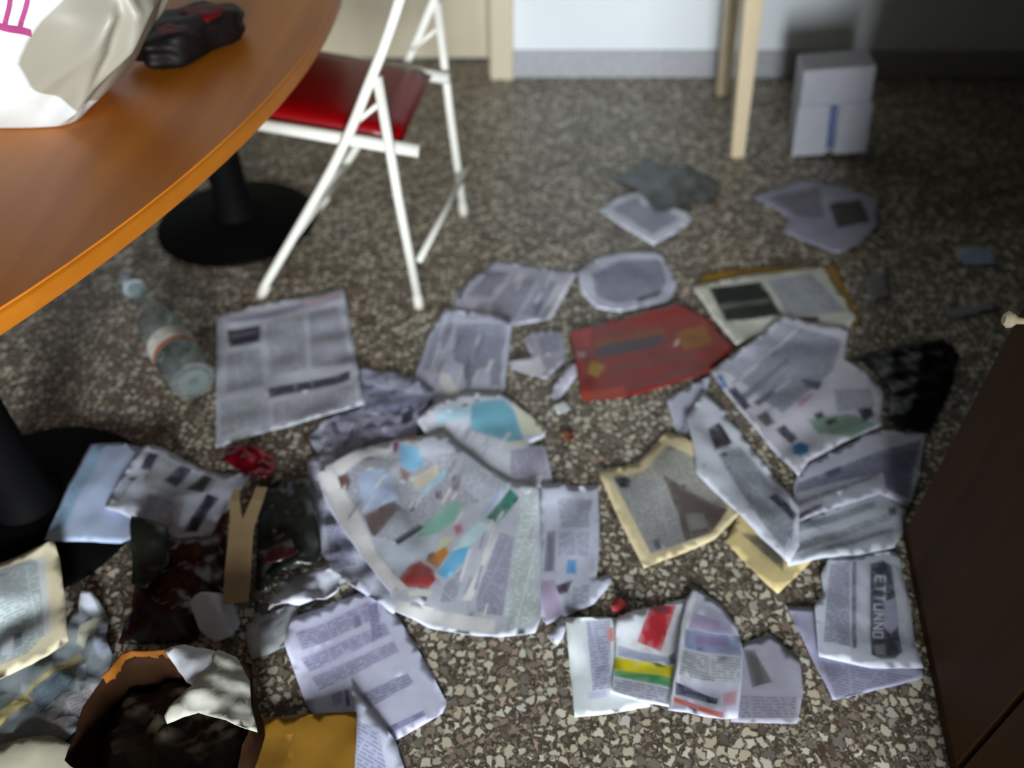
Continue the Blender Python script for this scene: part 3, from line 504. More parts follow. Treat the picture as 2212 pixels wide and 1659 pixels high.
 dict(name='magazine', label='large open colour magazine with red blob and green stripes in the centre pile', cat='magazine', wave=0.006, lift=0, gloss=1, outline=[(-0.411,1.158),(-0.34,1.224),(-0.258,1.265),(-0.15,1.272),(-0.076,1.203),(-0.006,1.149),(0.057,1.12),(0.058,0.963),(0.052,0.815),(0.041,0.788),(-0.059,0.788),(-0.148,0.801),(-0.216,0.828),(-0.226,0.867),(-0.273,0.928),(-0.339,1.016),(-0.386,1.089)],base=(179,184,197),prints=[([(-0.055,1.025),(-0.052,1.024),(-0.062,0.977),(-0.066,0.977)],(142,145,157),0),([(-0.082,0.913),(-0.075,0.912),(-0.084,0.875),(-0.091,0.875)],(142,145,157),0),([(-0.055,0.916),(-0.051,0.915),(-0.06,0.878),(-0.063,0.878)],(142,145,157),0),([(-0.047,0.823),(-0.042,0.822),(-0.048,0.799),(-0.053,0.799)],(217,221,236),0),([(0.026,1.002),(0.031,1.001),(0.02,0.959),(0.015,0.959)],(217,221,236),0),([(-0.073,0.9),(-0.068,0.899),(-0.08,0.844),(-0.085,0.844)],(156,159,172),0),([(-0.053,0.98),(-0.046,0.979),(-0.063,0.906),(-0.069,0.906)],(217,221,236),0),([(-0.086,0.977),(-0.082,0.976),(-0.095,0.915),(-0.099,0.915)],(156,159,172),0),([(-0.028,0.902),(-0.025,0.9),(-0.036,0.857),(-0.039,0.857)],(217,221,236),0),([(-0.274,1.142),(-0.268,1.141),(-0.28,1.111),(-0.286,1.111)],(126,129,141),0),([(-0.14,1.07),(-0.135,1.069),(-0.149,1.037),(-0.155,1.037)],(140,143,155),0),([(-0.137,1.225),(-0.13,1.223),(-0.148,1.181),(-0.155,1.181)],(207,211,226),0),([(-0.096,1.117),(-0.089,1.115),(-0.098,1.097),(-0.105,1.097)],(126,129,141),0),([(-0.263,1.251),(-0.258,1.25),(-0.277,1.198),(-0.282,1.198)],(207,211,226),0),([(-0.103,1.068),(-0.097,1.067),(-0.11,1.038),(-0.117,1.038)],(207,211,226),0),([(-0.188,1.202),(-0.181,1.2),(-0.199,1.158),(-0.206,1.158)],(217,221,236),0),([(-0.205,1.085),(-0.199,1.084),(-0.214,1.048),(-0.22,1.048)],(207,211,226),0),([(-0.148,1.071),(-0.14,1.07),(-0.158,1.031),(-0.165,1.031)],(217,221,236),0),([(-0.009,1.117),(-0.002,1.115),(-0.013,1.093),(-0.02,1.093)],(126,129,141),0),([(-0.11,1.212),(-0.104,1.21),(-0.125,1.161),(-0.131,1.161)],(217,221,236),0),([(-0.316,1.155),(-0.31,1.154),(-0.325,1.114),(-0.33,1.114)],(217,221,236),0),([(-0.077,1.17),(-0.072,1.168),(-0.083,1.146),(-0.088,1.146)],(207,211,226),0),([(-0.363,1.145),(-0.307,1.203),(-0.107,1.224),(-0.006,1.126),(-0.138,1.065),(-0.225,0.985),(-0.272,0.996)],(173,178,190),1),([(-0.327,1.156),(-0.269,1.174),(-0.234,1.099),(-0.296,1.055)],(169,186,221),0),([(-0.409,1.158),(-0.379,1.164),(-0.294,1.024),(-0.257,0.949),(-0.193,0.874),(-0.225,0.869),(-0.273,0.93),(-0.343,1.03)],(215,224,232),0),([(-0.381,1.177),(-0.339,1.217),(-0.26,1.237),(-0.264,1.224),(-0.321,1.197),(-0.363,1.145)],(219,228,240),0),([(-0.258,0.957),(-0.185,1.007),(-0.149,1.013),(-0.151,0.968),(-0.185,0.946),(-0.216,0.91)],(183,194,207),0),([(-0.299,1.047),(-0.242,1.09),(-0.226,1.077),(-0.256,1.018),(-0.27,0.996),(-0.278,1.0)],(102,88,87),0),([(-0.366,1.149),(-0.348,1.156),(-0.337,1.136),(-0.342,1.116),(-0.356,1.118)],(98,76,68),0),([(-0.251,1.251),(-0.204,1.237),(-0.191,1.197),(-0.215,1.174),(-0.239,1.19)],(126,178,211),0),([(-0.24,1.184),(-0.214,1.172),(-0.222,1.149),(-0.236,1.156)],(118,98,87),0),([(-0.217,1.158),(-0.161,1.197),(-0.154,1.164),(-0.2,1.126)],(202,198,181),0),([(-0.195,1.126),(-0.145,1.177),(-0.13,1.171),(-0.184,1.107)],(163,195,217),0),([(-0.264,1.259),(-0.25,1.261),(-0.249,1.23),(-0.257,1.222)],(130,46,83),0),([(-0.233,1.295),(-0.205,1.272),(-0.211,1.251),(-0.231,1.255)],(189,140,124),0),([(-0.128,1.163),(-0.107,1.169),(-0.113,1.128),(-0.126,1.123)],(116,102,112),0),([(-0.161,1.123),(-0.147,1.126),(-0.145,1.104),(-0.158,1.101)],(110,98,103),0),([(-0.051,1.193),(-0.04,1.198),(-0.04,1.174),(-0.049,1.172)],(110,98,108),0),([(-0.131,1.09),(-0.099,1.097),(-0.116,1.047),(-0.147,1.015),(-0.192,1.002),(-0.182,1.027)],(132,182,166),0),([(-0.232,0.989),(-0.189,1.037),(-0.176,1.032),(-0.2,1.002),(-0.224,0.978)],(43,54,56),0),([(-0.003,1.128),(0.015,1.104),(-0.03,1.04),(-0.053,1.055)],(55,108,95),0),([(-0.035,1.116),(-0.014,1.138),(-0.044,1.077),(-0.067,1.055)],(148,170,195),0),([(0.013,1.095),(0.043,1.113),(0.032,1.059),(0.015,1.067)],(134,134,155),0),([(-0.068,1.047),(-0.043,1.034),(-0.082,0.981),(-0.118,0.969)],(183,208,224),0),([(-0.117,1.03),(-0.103,1.037),(-0.098,1.016),(-0.111,1.005)],(183,108,126),0),([(-0.142,1.001),(-0.112,1.007),(-0.131,0.979),(-0.15,0.965)],(202,202,166),0),([(-0.151,0.967),(-0.131,0.981),(-0.123,0.965),(-0.143,0.931),(-0.167,0.945)],(181,122,52),0),([(-0.163,0.963),(-0.153,0.971),(-0.15,0.957),(-0.165,0.945)],(108,82,62),0),([(-0.118,0.969),(-0.08,0.983),(-0.087,0.953),(-0.124,0.905),(-0.143,0.92)],(104,176,215),0),([(-0.213,0.899),(-0.197,0.928),(-0.177,0.942),(-0.151,0.926),(-0.144,0.903),(-0.157,0.877),(-0.195,0.877)],(169,54,50),0),([(-0.196,0.869),(-0.149,0.874),(-0.156,0.859),(-0.19,0.857)],(219,222,207),0),([(-0.033,1.005),(-0.03,1.005),(-0.076,0.862),(-0.093,0.862)],(223,226,244),0),([(-0.024,1.018),(0.004,1.007),(-0.018,0.83),(-0.065,0.839),(-0.066,0.869)],(158,160,181),1),([(-0.128,0.894),(-0.095,0.93),(-0.104,0.859),(-0.134,0.854)],(163,168,184),1),([(0.019,1.126),(0.052,1.118),(0.047,0.815),(-0.005,0.799),(-0.018,0.799),(0.005,0.963)],(201,214,224),1),([(-0.211,0.849),(-0.142,0.839),(-0.031,0.822),(-0.032,0.792),(-0.14,0.809),(-0.211,0.826)],(217,220,221),0),([(-0.181,0.843),(-0.144,0.841),(-0.146,0.832),(-0.177,0.832)],(232,236,244),0),([(-0.107,1.186),(-0.099,1.185),(-0.121,1.135),(-0.129,1.135)],(140,143,155),0),([(-0.02,1.073),(-0.015,1.071),(-0.029,1.043),(-0.034,1.043)],(207,211,226),0),([(-0.131,1.132),(-0.125,1.131),(-0.141,1.094),(-0.147,1.094)],(217,221,236),0),([(-0.203,1.107),(-0.199,1.106),(-0.209,1.081),(-0.214,1.081)],(217,221,236),0),([(-0.174,1.141),(-0.169,1.14),(-0.177,1.123),(-0.182,1.123)],(217,221,236),0),([(-0.349,1.128),(-0.345,1.126),(-0.359,1.088),(-0.362,1.088)],(217,221,236),0),([(-0.192,1.115),(-0.185,1.114),(-0.198,1.085),(-0.204,1.085)],(207,211,226),0),([(-0.272,1.16),(-0.267,1.159),(-0.282,1.12),(-0.286,1.12)],(217,221,236),0),([(-0.287,1.1),(-0.283,1.098),(-0.301,1.053),(-0.305,1.053)],(207,211,226),0),([(-0.314,1.089),(-0.308,1.088),(-0.326,1.038),(-0.332,1.038)],(140,143,155),0),([(-0.256,1.209),(-0.251,1.208),(-0.27,1.16),(-0.274,1.16)],(140,143,155),0),([(-0.118,1.121),(-0.112,1.12),(-0.122,1.1),(-0.127,1.1)],(217,221,236),0),([(-0.124,1.209),(-0.116,1.208),(-0.137,1.159),(-0.144,1.159)],(126,129,141),0),([(-0.048,0.856),(-0.043,0.855),(-0.05,0.828),(-0.055,0.828)],(217,221,236),0),([(-0.014,0.89),(-0.01,0.889),(-0.025,0.833),(-0.028,0.833)],(156,159,172),0),([(-0.061,0.941),(-0.055,0.94),(-0.067,0.886),(-0.073,0.886)],(156,159,172),0),([(0.041,1.026),(0.045,1.025),(0.037,0.995),(0.033,0.995)],(156,159,172),0),([(-0.038,1.031),(-0.034,1.03),(-0.052,0.953),(-0.056,0.953)],(217,221,236),0),([(-0.085,0.977),(-0.079,0.976),(-0.095,0.902),(-0.101,0.902)],(207,211,226),0),([(-0.0,0.834),(0.003,0.833),(-0.006,0.798),(-0.01,0.798)],(156,159,172),0),([(-0.042,1.05),(-0.038,1.049),(-0.045,1.02),(-0.049,1.02)],(217,221,236),0),([(0.052,0.908),(0.055,0.907),(0.042,0.862),(0.039,0.862)],(156,159,172),0)]),
 dict(name='crumpled_paper', label='white crumpled paper between the dark bag and the colour magazine', cat='paper', wave=0.022, lift=0, gloss=0, outline=[(-0.442,0.825),(-0.44,0.897),(-0.414,0.92),(-0.357,0.928),(-0.32,0.901),(-0.322,0.869),(-0.357,0.849),(-0.389,0.837),(-0.42,0.839)],base=(193,198,211),prints=[([(-0.417,0.894),(-0.367,0.904),(-0.361,0.874),(-0.403,0.864)],(163,168,182),0)]),
 dict(name='newspaper_sheet', label='bluish blank sheet lying on the black table base', cat='paper', wave=0.004, lift=0, gloss=0, outline=[(-0.911,1.228),(-0.85,1.237),(-0.766,1.214),(-0.754,1.126),(-0.759,1.053),(-0.744,0.985),(-0.76,0.973),(-0.903,0.972),(-0.907,1.071)],base=(169,186,224),prints=[([(-0.901,1.224),(-0.875,1.224),(-0.878,0.996),(-0.899,0.99)],(138,170,197),0)]),
 dict(name='newspaper_page', label='newspaper page with slanted black bars overlapping the bluish sheet', cat='newspaper', wave=0.008, lift=0, gloss=0, outline=[(-0.794,1.217),(-0.774,1.224),(-0.709,1.206),(-0.619,1.169),(-0.556,1.177),(-0.579,1.086),(-0.6,1.007),(-0.648,0.996),(-0.733,1.018),(-0.816,1.048)],base=(181,188,203),prints=[([(-0.788,1.203),(-0.626,1.158),(-0.63,1.116),(-0.751,1.101)],(148,154,161),0),([(-0.78,1.156),(-0.775,1.202),(-0.754,1.198),(-0.756,1.151)],(53,58,75),0),([(-0.726,1.133),(-0.71,1.19),(-0.687,1.186),(-0.704,1.13)],(51,56,68),0),([(-0.684,1.128),(-0.659,1.172),(-0.639,1.161),(-0.643,1.113)],(59,62,64),0),([(-0.659,1.019),(-0.634,1.112),(-0.608,1.104),(-0.621,1.067),(-0.63,1.019)],(49,48,68),0),([(-0.814,1.077),(-0.797,1.126),(-0.78,1.116),(-0.79,1.062)],(148,156,168),1),([(-0.742,1.089),(-0.677,1.095),(-0.672,1.03),(-0.735,1.036)],(167,174,190),1),([(-0.765,1.071),(-0.746,1.077),(-0.737,1.051),(-0.758,1.051)],(144,142,157),0)]),
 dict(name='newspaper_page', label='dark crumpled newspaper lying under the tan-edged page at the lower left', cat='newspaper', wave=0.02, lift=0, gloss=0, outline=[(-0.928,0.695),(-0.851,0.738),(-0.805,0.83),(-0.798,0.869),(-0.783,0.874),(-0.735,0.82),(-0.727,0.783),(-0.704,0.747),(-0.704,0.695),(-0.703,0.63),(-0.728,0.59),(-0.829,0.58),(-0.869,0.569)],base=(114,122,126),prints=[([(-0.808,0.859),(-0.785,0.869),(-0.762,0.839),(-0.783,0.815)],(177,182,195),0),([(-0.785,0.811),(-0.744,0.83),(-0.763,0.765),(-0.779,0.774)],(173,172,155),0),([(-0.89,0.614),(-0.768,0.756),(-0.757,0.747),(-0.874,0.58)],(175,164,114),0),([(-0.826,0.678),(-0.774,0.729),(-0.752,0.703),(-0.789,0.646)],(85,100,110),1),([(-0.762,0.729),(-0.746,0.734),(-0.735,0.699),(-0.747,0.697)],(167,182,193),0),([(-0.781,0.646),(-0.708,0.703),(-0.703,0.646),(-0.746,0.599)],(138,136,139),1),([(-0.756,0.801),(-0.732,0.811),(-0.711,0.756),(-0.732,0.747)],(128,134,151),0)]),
 dict(name='newspaper_page', label='folded newspaper page with tan margins at the left edge beside the black base', cat='newspaper', wave=0.008, lift=0.02, gloss=0, outline=[(-1.012,0.871),(-0.929,0.922),(-0.871,0.956),(-0.844,0.91),(-0.805,0.83),(-0.771,0.754),(-0.815,0.71),(-0.912,0.66)],base=(203,196,166),prints=[([(-1.002,0.859),(-0.892,0.918),(-0.867,0.889),(-0.815,0.765),(-0.831,0.729),(-0.92,0.686)],(173,186,188),1),([(-0.891,0.92),(-0.879,0.926),(-0.806,0.769),(-0.815,0.763)],(187,192,193),0),([(-0.871,0.769),(-0.858,0.774),(-0.845,0.742),(-0.855,0.738)],(89,96,106),0),([(-0.889,0.76),(-0.871,0.766),(-0.857,0.729),(-0.874,0.725)],(185,196,205),0),([(-1.002,0.869),(-0.902,0.92),(-0.896,0.91),(-0.996,0.857)],(144,150,151),0)]),
 dict(name='cardboard_sheet', label='grey-tan card at the bottom left corner of the frame', cat='cardboard', wave=0.006, lift=0, gloss=0, outline=[(-0.869,0.569),(-0.79,0.594),(-0.746,0.599),(-0.646,0.56),(-0.625,0.512),(-0.835,0.498)],base=(136,134,116),prints=[]),
 dict(name='envelope', label='mustard yellow paper envelope at the bottom of the frame', cat='envelope', wave=0.003, lift=0.008, gloss=0, outline=[(-0.43,0.632),(-0.345,0.637),(-0.257,0.638),(-0.252,0.599),(-0.246,0.505),(-0.407,0.505)],base=(126,90,21),prints=[([(-0.413,0.599),(-0.354,0.606),(-0.368,0.526),(-0.397,0.526)],(116,82,21),0)]),
 dict(name='torn_page', label='small white page peeking out under the tilted pile left of the headline sheet', cat='paper', wave=0.004, lift=0, gloss=0, outline=[(0.36,1.402),(0.411,1.44),(0.479,1.483),(0.447,1.39),(0.414,1.337),(0.373,1.255),(0.366,1.337)],base=(181,184,201),prints=[([(0.396,1.375),(0.425,1.39),(0.392,1.301),(0.381,1.301)],(138,138,155),1)]),
 dict(name='yellowed_page', label='yellowed page edge under the right newspaper pile, lower of the two', cat='newspaper', wave=0.004, lift=0, gloss=0, outline=[(0.425,0.998),(0.469,1.071),(0.552,1.024),(0.604,0.973),(0.561,0.93),(0.499,0.876),(0.479,0.902)],base=(197,180,130),prints=[([(0.458,1.018),(0.547,1.001),(0.52,0.925)],(95,92,77),0)]),
 dict(name='yellowed_page', label='yellowed folded page with a dark photo on bare terrazzo left of the right pile', cat='newspaper', wave=0.007, lift=0, gloss=0, outline=[(0.182,1.174),(0.266,1.199),(0.298,1.233),(0.344,1.293),(0.404,1.261),(0.443,1.138),(0.465,1.062),(0.404,1.0),(0.33,0.965),(0.255,0.934),(0.219,1.041)],base=(201,188,151),prints=[([(0.212,1.156),(0.283,1.177),(0.341,1.25),(0.397,1.217),(0.444,1.078),(0.398,1.014),(0.272,0.967)],(156,156,149),1),([(0.219,1.145),(0.318,1.151),(0.343,1.053),(0.339,0.993),(0.272,0.969)],(148,150,151),1),([(0.32,1.164),(0.442,1.072),(0.398,1.014),(0.342,0.996),(0.341,1.065)],(89,80,77),0),([(0.354,1.065),(0.392,1.065),(0.395,1.03),(0.357,1.021)],(118,118,112),0),([(0.215,1.154),(0.241,1.164),(0.253,1.154),(0.245,1.131),(0.226,1.131)],(47,50,52),0),([(0.279,0.998),(0.293,1.005),(0.297,0.978),(0.282,0.976)],(95,98,108),0)]),
 dict(name='newspaper_page', label='newspaper with a dark lettered banner beside the cabinet foot', cat='newspaper', wave=0.004, lift=0, gloss=0, outline=[(0.617,0.956),(0.749,0.973),(0.757,0.963),(0.746,0.91),(0.739,0.849),(0.717,0.765),(0.714,0.722),(0.625,0.724),(0.54,0.745),(0.559,0.847),(0.584,0.873),(0.59,0.915)],base=(185,190,203),prints=[([(0.614,0.939),(0.656,0.947),(0.602,0.765),(0.556,0.774)],(146,148,166),1),([(0.66,0.947),(0.669,0.95),(0.613,0.763),(0.604,0.761)],(97,96,116),0),([(0.694,0.943),(0.722,0.952),(0.734,0.939),(0.718,0.869),(0.703,0.811),(0.69,0.754),(0.672,0.741),(0.647,0.741),(0.634,0.75)],(57,60,70),0),([(0.694,0.859),(0.719,0.869),(0.705,0.811),(0.684,0.792),(0.675,0.806)],(148,150,170),0),([(0.644,0.769),(0.667,0.772),(0.659,0.748),(0.642,0.75)],(118,118,128),0),([(0.695,0.913),(0.713,0.912),(0.715,0.916),(0.696,0.917)],(183,186,199),0),([(0.712,0.914),(0.707,0.9),(0.71,0.9),(0.715,0.914)],(183,186,199),0),([(0.703,0.915),(0.699,0.902),(0.702,0.902),(0.706,0.915)],(183,186,199),0),([(0.694,0.915),(0.689,0.901),(0.692,0.901),(0.697,0.915)],(183,186,199),0),([(0.685,0.886),(0.703,0.885),(0.705,0.889),(0.687,0.889)],(183,186,199),0),([(0.705,0.894),(0.7,0.879),(0.703,0.879),(0.708,0.894)],(183,186,199),0),([(0.678,0.866),(0.696,0.865),(0.697,0.868),(0.679,0.869)],(183,186,199),0),([(0.698,0.873),(0.692,0.859),(0.695,0.859),(0.701,0.873)],(183,186,199),0),([(0.692,0.855),(0.675,0.856),(0.673,0.853),(0.691,0.852)],(183,186,199),0),([(0.673,0.855),(0.668,0.842),(0.671,0.842),(0.676,0.854)],(183,186,199),0),([(0.669,0.84),(0.687,0.839),(0.688,0.843),(0.67,0.844)],(183,186,199),0),([(0.667,0.833),(0.684,0.832),(0.685,0.836),(0.668,0.837)],(183,186,199),0),([(0.684,0.836),(0.663,0.824),(0.663,0.821),(0.685,0.833)],(183,186,199),0),([(0.662,0.821),(0.68,0.82),(0.681,0.824),(0.663,0.824)],(183,186,199),0),([(0.66,0.814),(0.677,0.813),(0.678,0.817),(0.661,0.818)],(183,186,199),0),([(0.678,0.816),(0.656,0.805),(0.656,0.802),(0.678,0.813)],(183,186,199),0),([(0.655,0.802),(0.673,0.801),(0.674,0.805),(0.657,0.805)],(183,186,199),0),([(0.653,0.795),(0.67,0.794),(0.672,0.798),(0.654,0.799)],(183,186,199),0),([(0.669,0.796),(0.665,0.784),(0.668,0.784),(0.672,0.796)],(183,186,199),0),([(0.667,0.786),(0.65,0.787),(0.649,0.784),(0.666,0.783)],(183,186,199),0),([(0.651,0.785),(0.655,0.797),(0.652,0.797),(0.648,0.785)],(183,186,199),0)], under=[dict(name='inner_sheet',outline=[(0.51,0.849),(0.557,0.847),(0.552,0.765),(0.716,0.729),(0.71,0.707),(0.545,0.668),(0.534,0.72)],base=(148,148,172),prints=[([(0.545,0.74),(0.697,0.71),(0.551,0.674)],(138,138,161),1)])]),
 dict(name='newspaper_sheet', label='lower fanned newspaper pages of the right pile against the cabinet', cat='newspaper', wave=0.004, lift=0, gloss=0, outline=[(0.559,1.041),(0.664,1.089),(0.773,1.132),(0.833,1.123),(0.783,1.018),(0.751,0.978),(0.673,0.96),(0.606,0.95),(0.53,0.933)],base=(183,190,201),prints=[([(0.565,1.03),(0.753,1.099),(0.747,1.079),(0.56,1.009)],(148,156,164),1),([(0.554,0.985),(0.782,1.071),(0.781,1.053),(0.551,0.963)],(158,166,174),1),([(0.773,1.079),(0.791,1.082),(0.785,1.062),(0.769,1.06)],(69,68,77),0),([(0.554,0.957),(0.768,1.03),(0.76,1.018),(0.561,0.947)],(128,138,147),0)]),
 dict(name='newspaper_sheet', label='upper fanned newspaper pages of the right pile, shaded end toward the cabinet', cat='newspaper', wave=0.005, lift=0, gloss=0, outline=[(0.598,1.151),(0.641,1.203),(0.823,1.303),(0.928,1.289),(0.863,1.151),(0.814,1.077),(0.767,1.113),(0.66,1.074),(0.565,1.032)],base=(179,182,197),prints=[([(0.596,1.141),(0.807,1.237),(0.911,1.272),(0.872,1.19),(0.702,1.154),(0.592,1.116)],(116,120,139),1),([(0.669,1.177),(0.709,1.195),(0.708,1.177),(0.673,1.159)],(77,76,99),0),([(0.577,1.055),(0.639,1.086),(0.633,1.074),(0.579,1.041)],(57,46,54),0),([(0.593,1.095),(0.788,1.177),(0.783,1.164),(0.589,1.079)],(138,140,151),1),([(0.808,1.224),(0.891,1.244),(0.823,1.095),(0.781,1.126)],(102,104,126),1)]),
 dict(name='newspaper_page', label='tilted newspaper page with small dark photo and grey column over the yellowed pages', cat='newspaper', wave=0.005, lift=0, gloss=0, outline=[(0.452,1.421),(0.485,1.367),(0.544,1.197),(0.584,1.071),(0.56,0.973),(0.531,0.934),(0.465,1.051),(0.392,1.167),(0.398,1.224),(0.397,1.337)],base=(189,194,205),prints=[([(0.441,1.302),(0.47,1.324),(0.489,1.262),(0.443,1.233)],(69,68,75),0),([(0.466,1.318),(0.475,1.312),(0.489,1.265),(0.478,1.258)],(45,42,50),0),([(0.449,1.222),(0.503,1.252),(0.569,1.095),(0.565,1.03),(0.53,0.968),(0.5,1.041)],(142,148,157),1),([(0.531,1.104),(0.548,1.112),(0.575,1.048),(0.562,1.033)],(45,46,54),0),([(0.404,1.188),(0.417,1.193),(0.411,1.177)],(89,150,171),0),([(0.544,1.007),(0.562,1.018),(0.547,0.985)],(108,120,145),0)]),
 dict(name='yellowed_page', label='amber paper edge behind the page with the large dark photo', cat='paper', wave=0.004, lift=0, gloss=0, outline=[(0.533,1.907),(0.668,1.933),(0.911,1.942),(0.906,1.701),(0.873,1.67),(0.716,1.701),(0.495,1.825)],base=(148,116,46),prints=[]),
 dict(name='magazine', label='dark red glossy magazine with amber stripes on the terrazzo', cat='magazine', wave=0.004, lift=0, gloss=1, outline=[(0.147,1.648),(0.294,1.704),(0.442,1.764),(0.51,1.712),(0.555,1.589),(0.471,1.489),(0.356,1.44),(0.267,1.41),(0.164,1.395),(0.156,1.503)],base=(122,36,29),prints=[([(0.149,1.644),(0.201,1.666),(0.196,1.589),(0.161,1.572)],(148,48,46),0),([(0.208,1.611),(0.382,1.67),(0.395,1.648),(0.213,1.586)],(118,62,31),0),([(0.206,1.586),(0.378,1.64),(0.386,1.611),(0.34,1.586),(0.212,1.547)],(65,56,62),0),([(0.419,1.651),(0.497,1.681),(0.506,1.604),(0.428,1.572)],(136,84,27),0),([(0.193,1.537),(0.229,1.52),(0.207,1.476),(0.183,1.486)],(144,112,35),0),([(0.242,1.52),(0.454,1.572),(0.45,1.545),(0.245,1.493)],(108,50,41),0),([(0.163,1.421),(0.213,1.434),(0.269,1.445),(0.266,1.418),(0.167,1.399)],(158,56,31),0),([(0.162,1.466),(0.194,1.476),(0.191,1.444),(0.167,1.434)],(108,26,17),0),([(0.407,1.596),(0.42,1.622),(0.424,1.616),(0.41,1.589)],(217,190,186),0),([(0.161,1.563),(0.184,1.568),(0.18,1.54),(0.162,1.537)],(202,130,135),0)]),
 dict(name='newspaper_page', label='page with a large dark photo block and cream border', cat='newspaper', wave=0.004, lift=0, gloss=0, outline=[(0.49,1.838),(0.632,1.885),(0.872,1.929),(0.886,1.81),(0.894,1.701),(0.856,1.655),(0.706,1.659),(0.616,1.629),(0.562,1.593),(0.523,1.701)],base=(199,200,188),prints=[([(0.532,1.831),(0.681,1.859),(0.704,1.712),(0.553,1.689)],(37,44,39),0),([(0.542,1.755),(0.686,1.784),(0.691,1.764),(0.545,1.736)],(91,94,87),0),([(0.699,1.867),(0.831,1.898),(0.877,1.724),(0.717,1.704)],(167,172,180),1),([(0.747,1.704),(0.796,1.708),(0.796,1.685),(0.746,1.678)],(98,88,83),0)]),
 dict(name='newspaper_sheet', label='upper newspaper of the right pile with broken headline and blue dot', cat='newspaper', wave=0.005, lift=0, gloss=0, outline=[(0.477,1.483),(0.514,1.523),(0.598,1.598),(0.7,1.697),(0.78,1.67),(0.856,1.646),(0.82,1.545),(0.859,1.503),(0.875,1.421),(0.83,1.308),(0.732,1.258),(0.64,1.201),(0.607,1.159),(0.554,1.289)],base=(189,190,201),prints=[([(0.635,1.6),(0.638,1.598),(0.578,1.541),(0.574,1.541)],(116,119,130),0),([(0.651,1.627),(0.655,1.625),(0.601,1.575),(0.598,1.575)],(175,179,193),0),([(0.653,1.574),(0.656,1.572),(0.602,1.522),(0.598,1.522)],(116,119,130),0),([(0.758,1.468),(0.761,1.466),(0.705,1.418),(0.701,1.418)],(175,179,193),0),([(0.513,1.503),(0.697,1.674),(0.732,1.659),(0.538,1.47)],(165,168,184),1),([(0.547,1.461),(0.735,1.655),(0.833,1.616),(0.78,1.503),(0.621,1.352)],(148,152,166),1),([(0.535,1.412),(0.678,1.545),(0.683,1.537),(0.547,1.396)],(110,114,128),0),([(0.561,1.39),(0.622,1.44),(0.626,1.428),(0.573,1.378)],(91,94,108),0),([(0.485,1.466),(0.501,1.476),(0.512,1.44),(0.497,1.428)],(95,112,155),0),([(0.508,1.428),(0.53,1.444),(0.556,1.378),(0.536,1.363)],(73,76,89),0),([(0.558,1.345),(0.586,1.363),(0.597,1.322),(0.575,1.309)],(83,88,89),0),([(0.593,1.303),(0.618,1.319),(0.638,1.278),(0.619,1.258)],(75,72,87),0),([(0.62,1.255),(0.64,1.266),(0.654,1.252),(0.645,1.225),(0.626,1.214),(0.613,1.225)],(49,112,161),0),([(0.697,1.476),(0.743,1.46),(0.724,1.431),(0.701,1.444)],(83,84,91),0),([(0.662,1.39),(0.703,1.421),(0.706,1.409),(0.665,1.369)],(173,140,155),0),([(0.675,1.337),(0.771,1.355),(0.823,1.312),(0.756,1.272),(0.689,1.289)],(126,150,139),0),([(0.691,1.351),(0.715,1.363),(0.717,1.345),(0.696,1.337)],(59,60,62),0),([(0.713,1.33),(0.742,1.345),(0.739,1.327),(0.717,1.315)],(63,52,48),0),([(0.799,1.378),(0.836,1.393),(0.829,1.345),(0.798,1.321)],(51,48,60),0),([(0.762,1.437),(0.85,1.437),(0.841,1.375),(0.751,1.36)],(162,162,176),1),([(0.634,1.492),(0.64,1.49),(0.587,1.441),(0.58,1.441)],(130,133,145),0),([(0.555,1.484),(0.558,1.482),(0.525,1.451),(0.521,1.451)],(116,119,130),0),([(0.665,1.471),(0.671,1.47),(0.621,1.425),(0.614,1.425)],(185,189,203),0),([(0.623,1.394),(0.627,1.392),(0.585,1.356),(0.581,1.356)],(130,133,145),0)]),
 dict(name='newspaper_sheet', label='grey torn sheet at the right end of the bottom flyer cluster', cat='newspaper', wave=0.004, lift=0, gloss=0, outline=[(0.395,0.765),(0.427,0.779),(0.467,0.794),(0.505,0.738),(0.497,0.682),(0.473,0.627),(0.364,0.631)],base=(144,144,157),prints=[([(0.412,0.762),(0.431,0.76),(0.449,0.701),(0.413,0.691)],(77,78,79),0),([(0.39,0.678),(0.484,0.674),(0.471,0.638),(0.382,0.638)],(134,132,147),1)]),
 dict(name='printed_page', label='white-margined page at the left end of the bottom flyer cluster', cat='paper', wave=0.004, lift=0, gloss=0, outline=[(0.097,0.818),(0.165,0.824),(0.249,0.822),(0.233,0.657),(0.166,0.646),(0.105,0.638)],base=(203,212,240),prints=[([(0.135,0.814),(0.18,0.82),(0.168,0.688),(0.138,0.685)],(164,170,195),1),([(0.171,0.801),(0.184,0.805),(0.183,0.778),(0.172,0.775)],(187,130,122),0),([(0.145,0.729),(0.166,0.733),(0.164,0.695),(0.145,0.691)],(144,148,170),1),([(0.128,0.682),(0.162,0.686),(0.162,0.674),(0.13,0.67)],(177,182,212),0)]),
 dict(name='paper_scrap', label='tiny red paper scrap above the striped flyer', cat='paper', wave=0.004, lift=0, gloss=0, outline=[(0.182,0.849),(0.194,0.863),(0.212,0.857),(0.212,0.837),(0.199,0.83),(0.184,0.834)],base=(173,62,64),prints=[]),
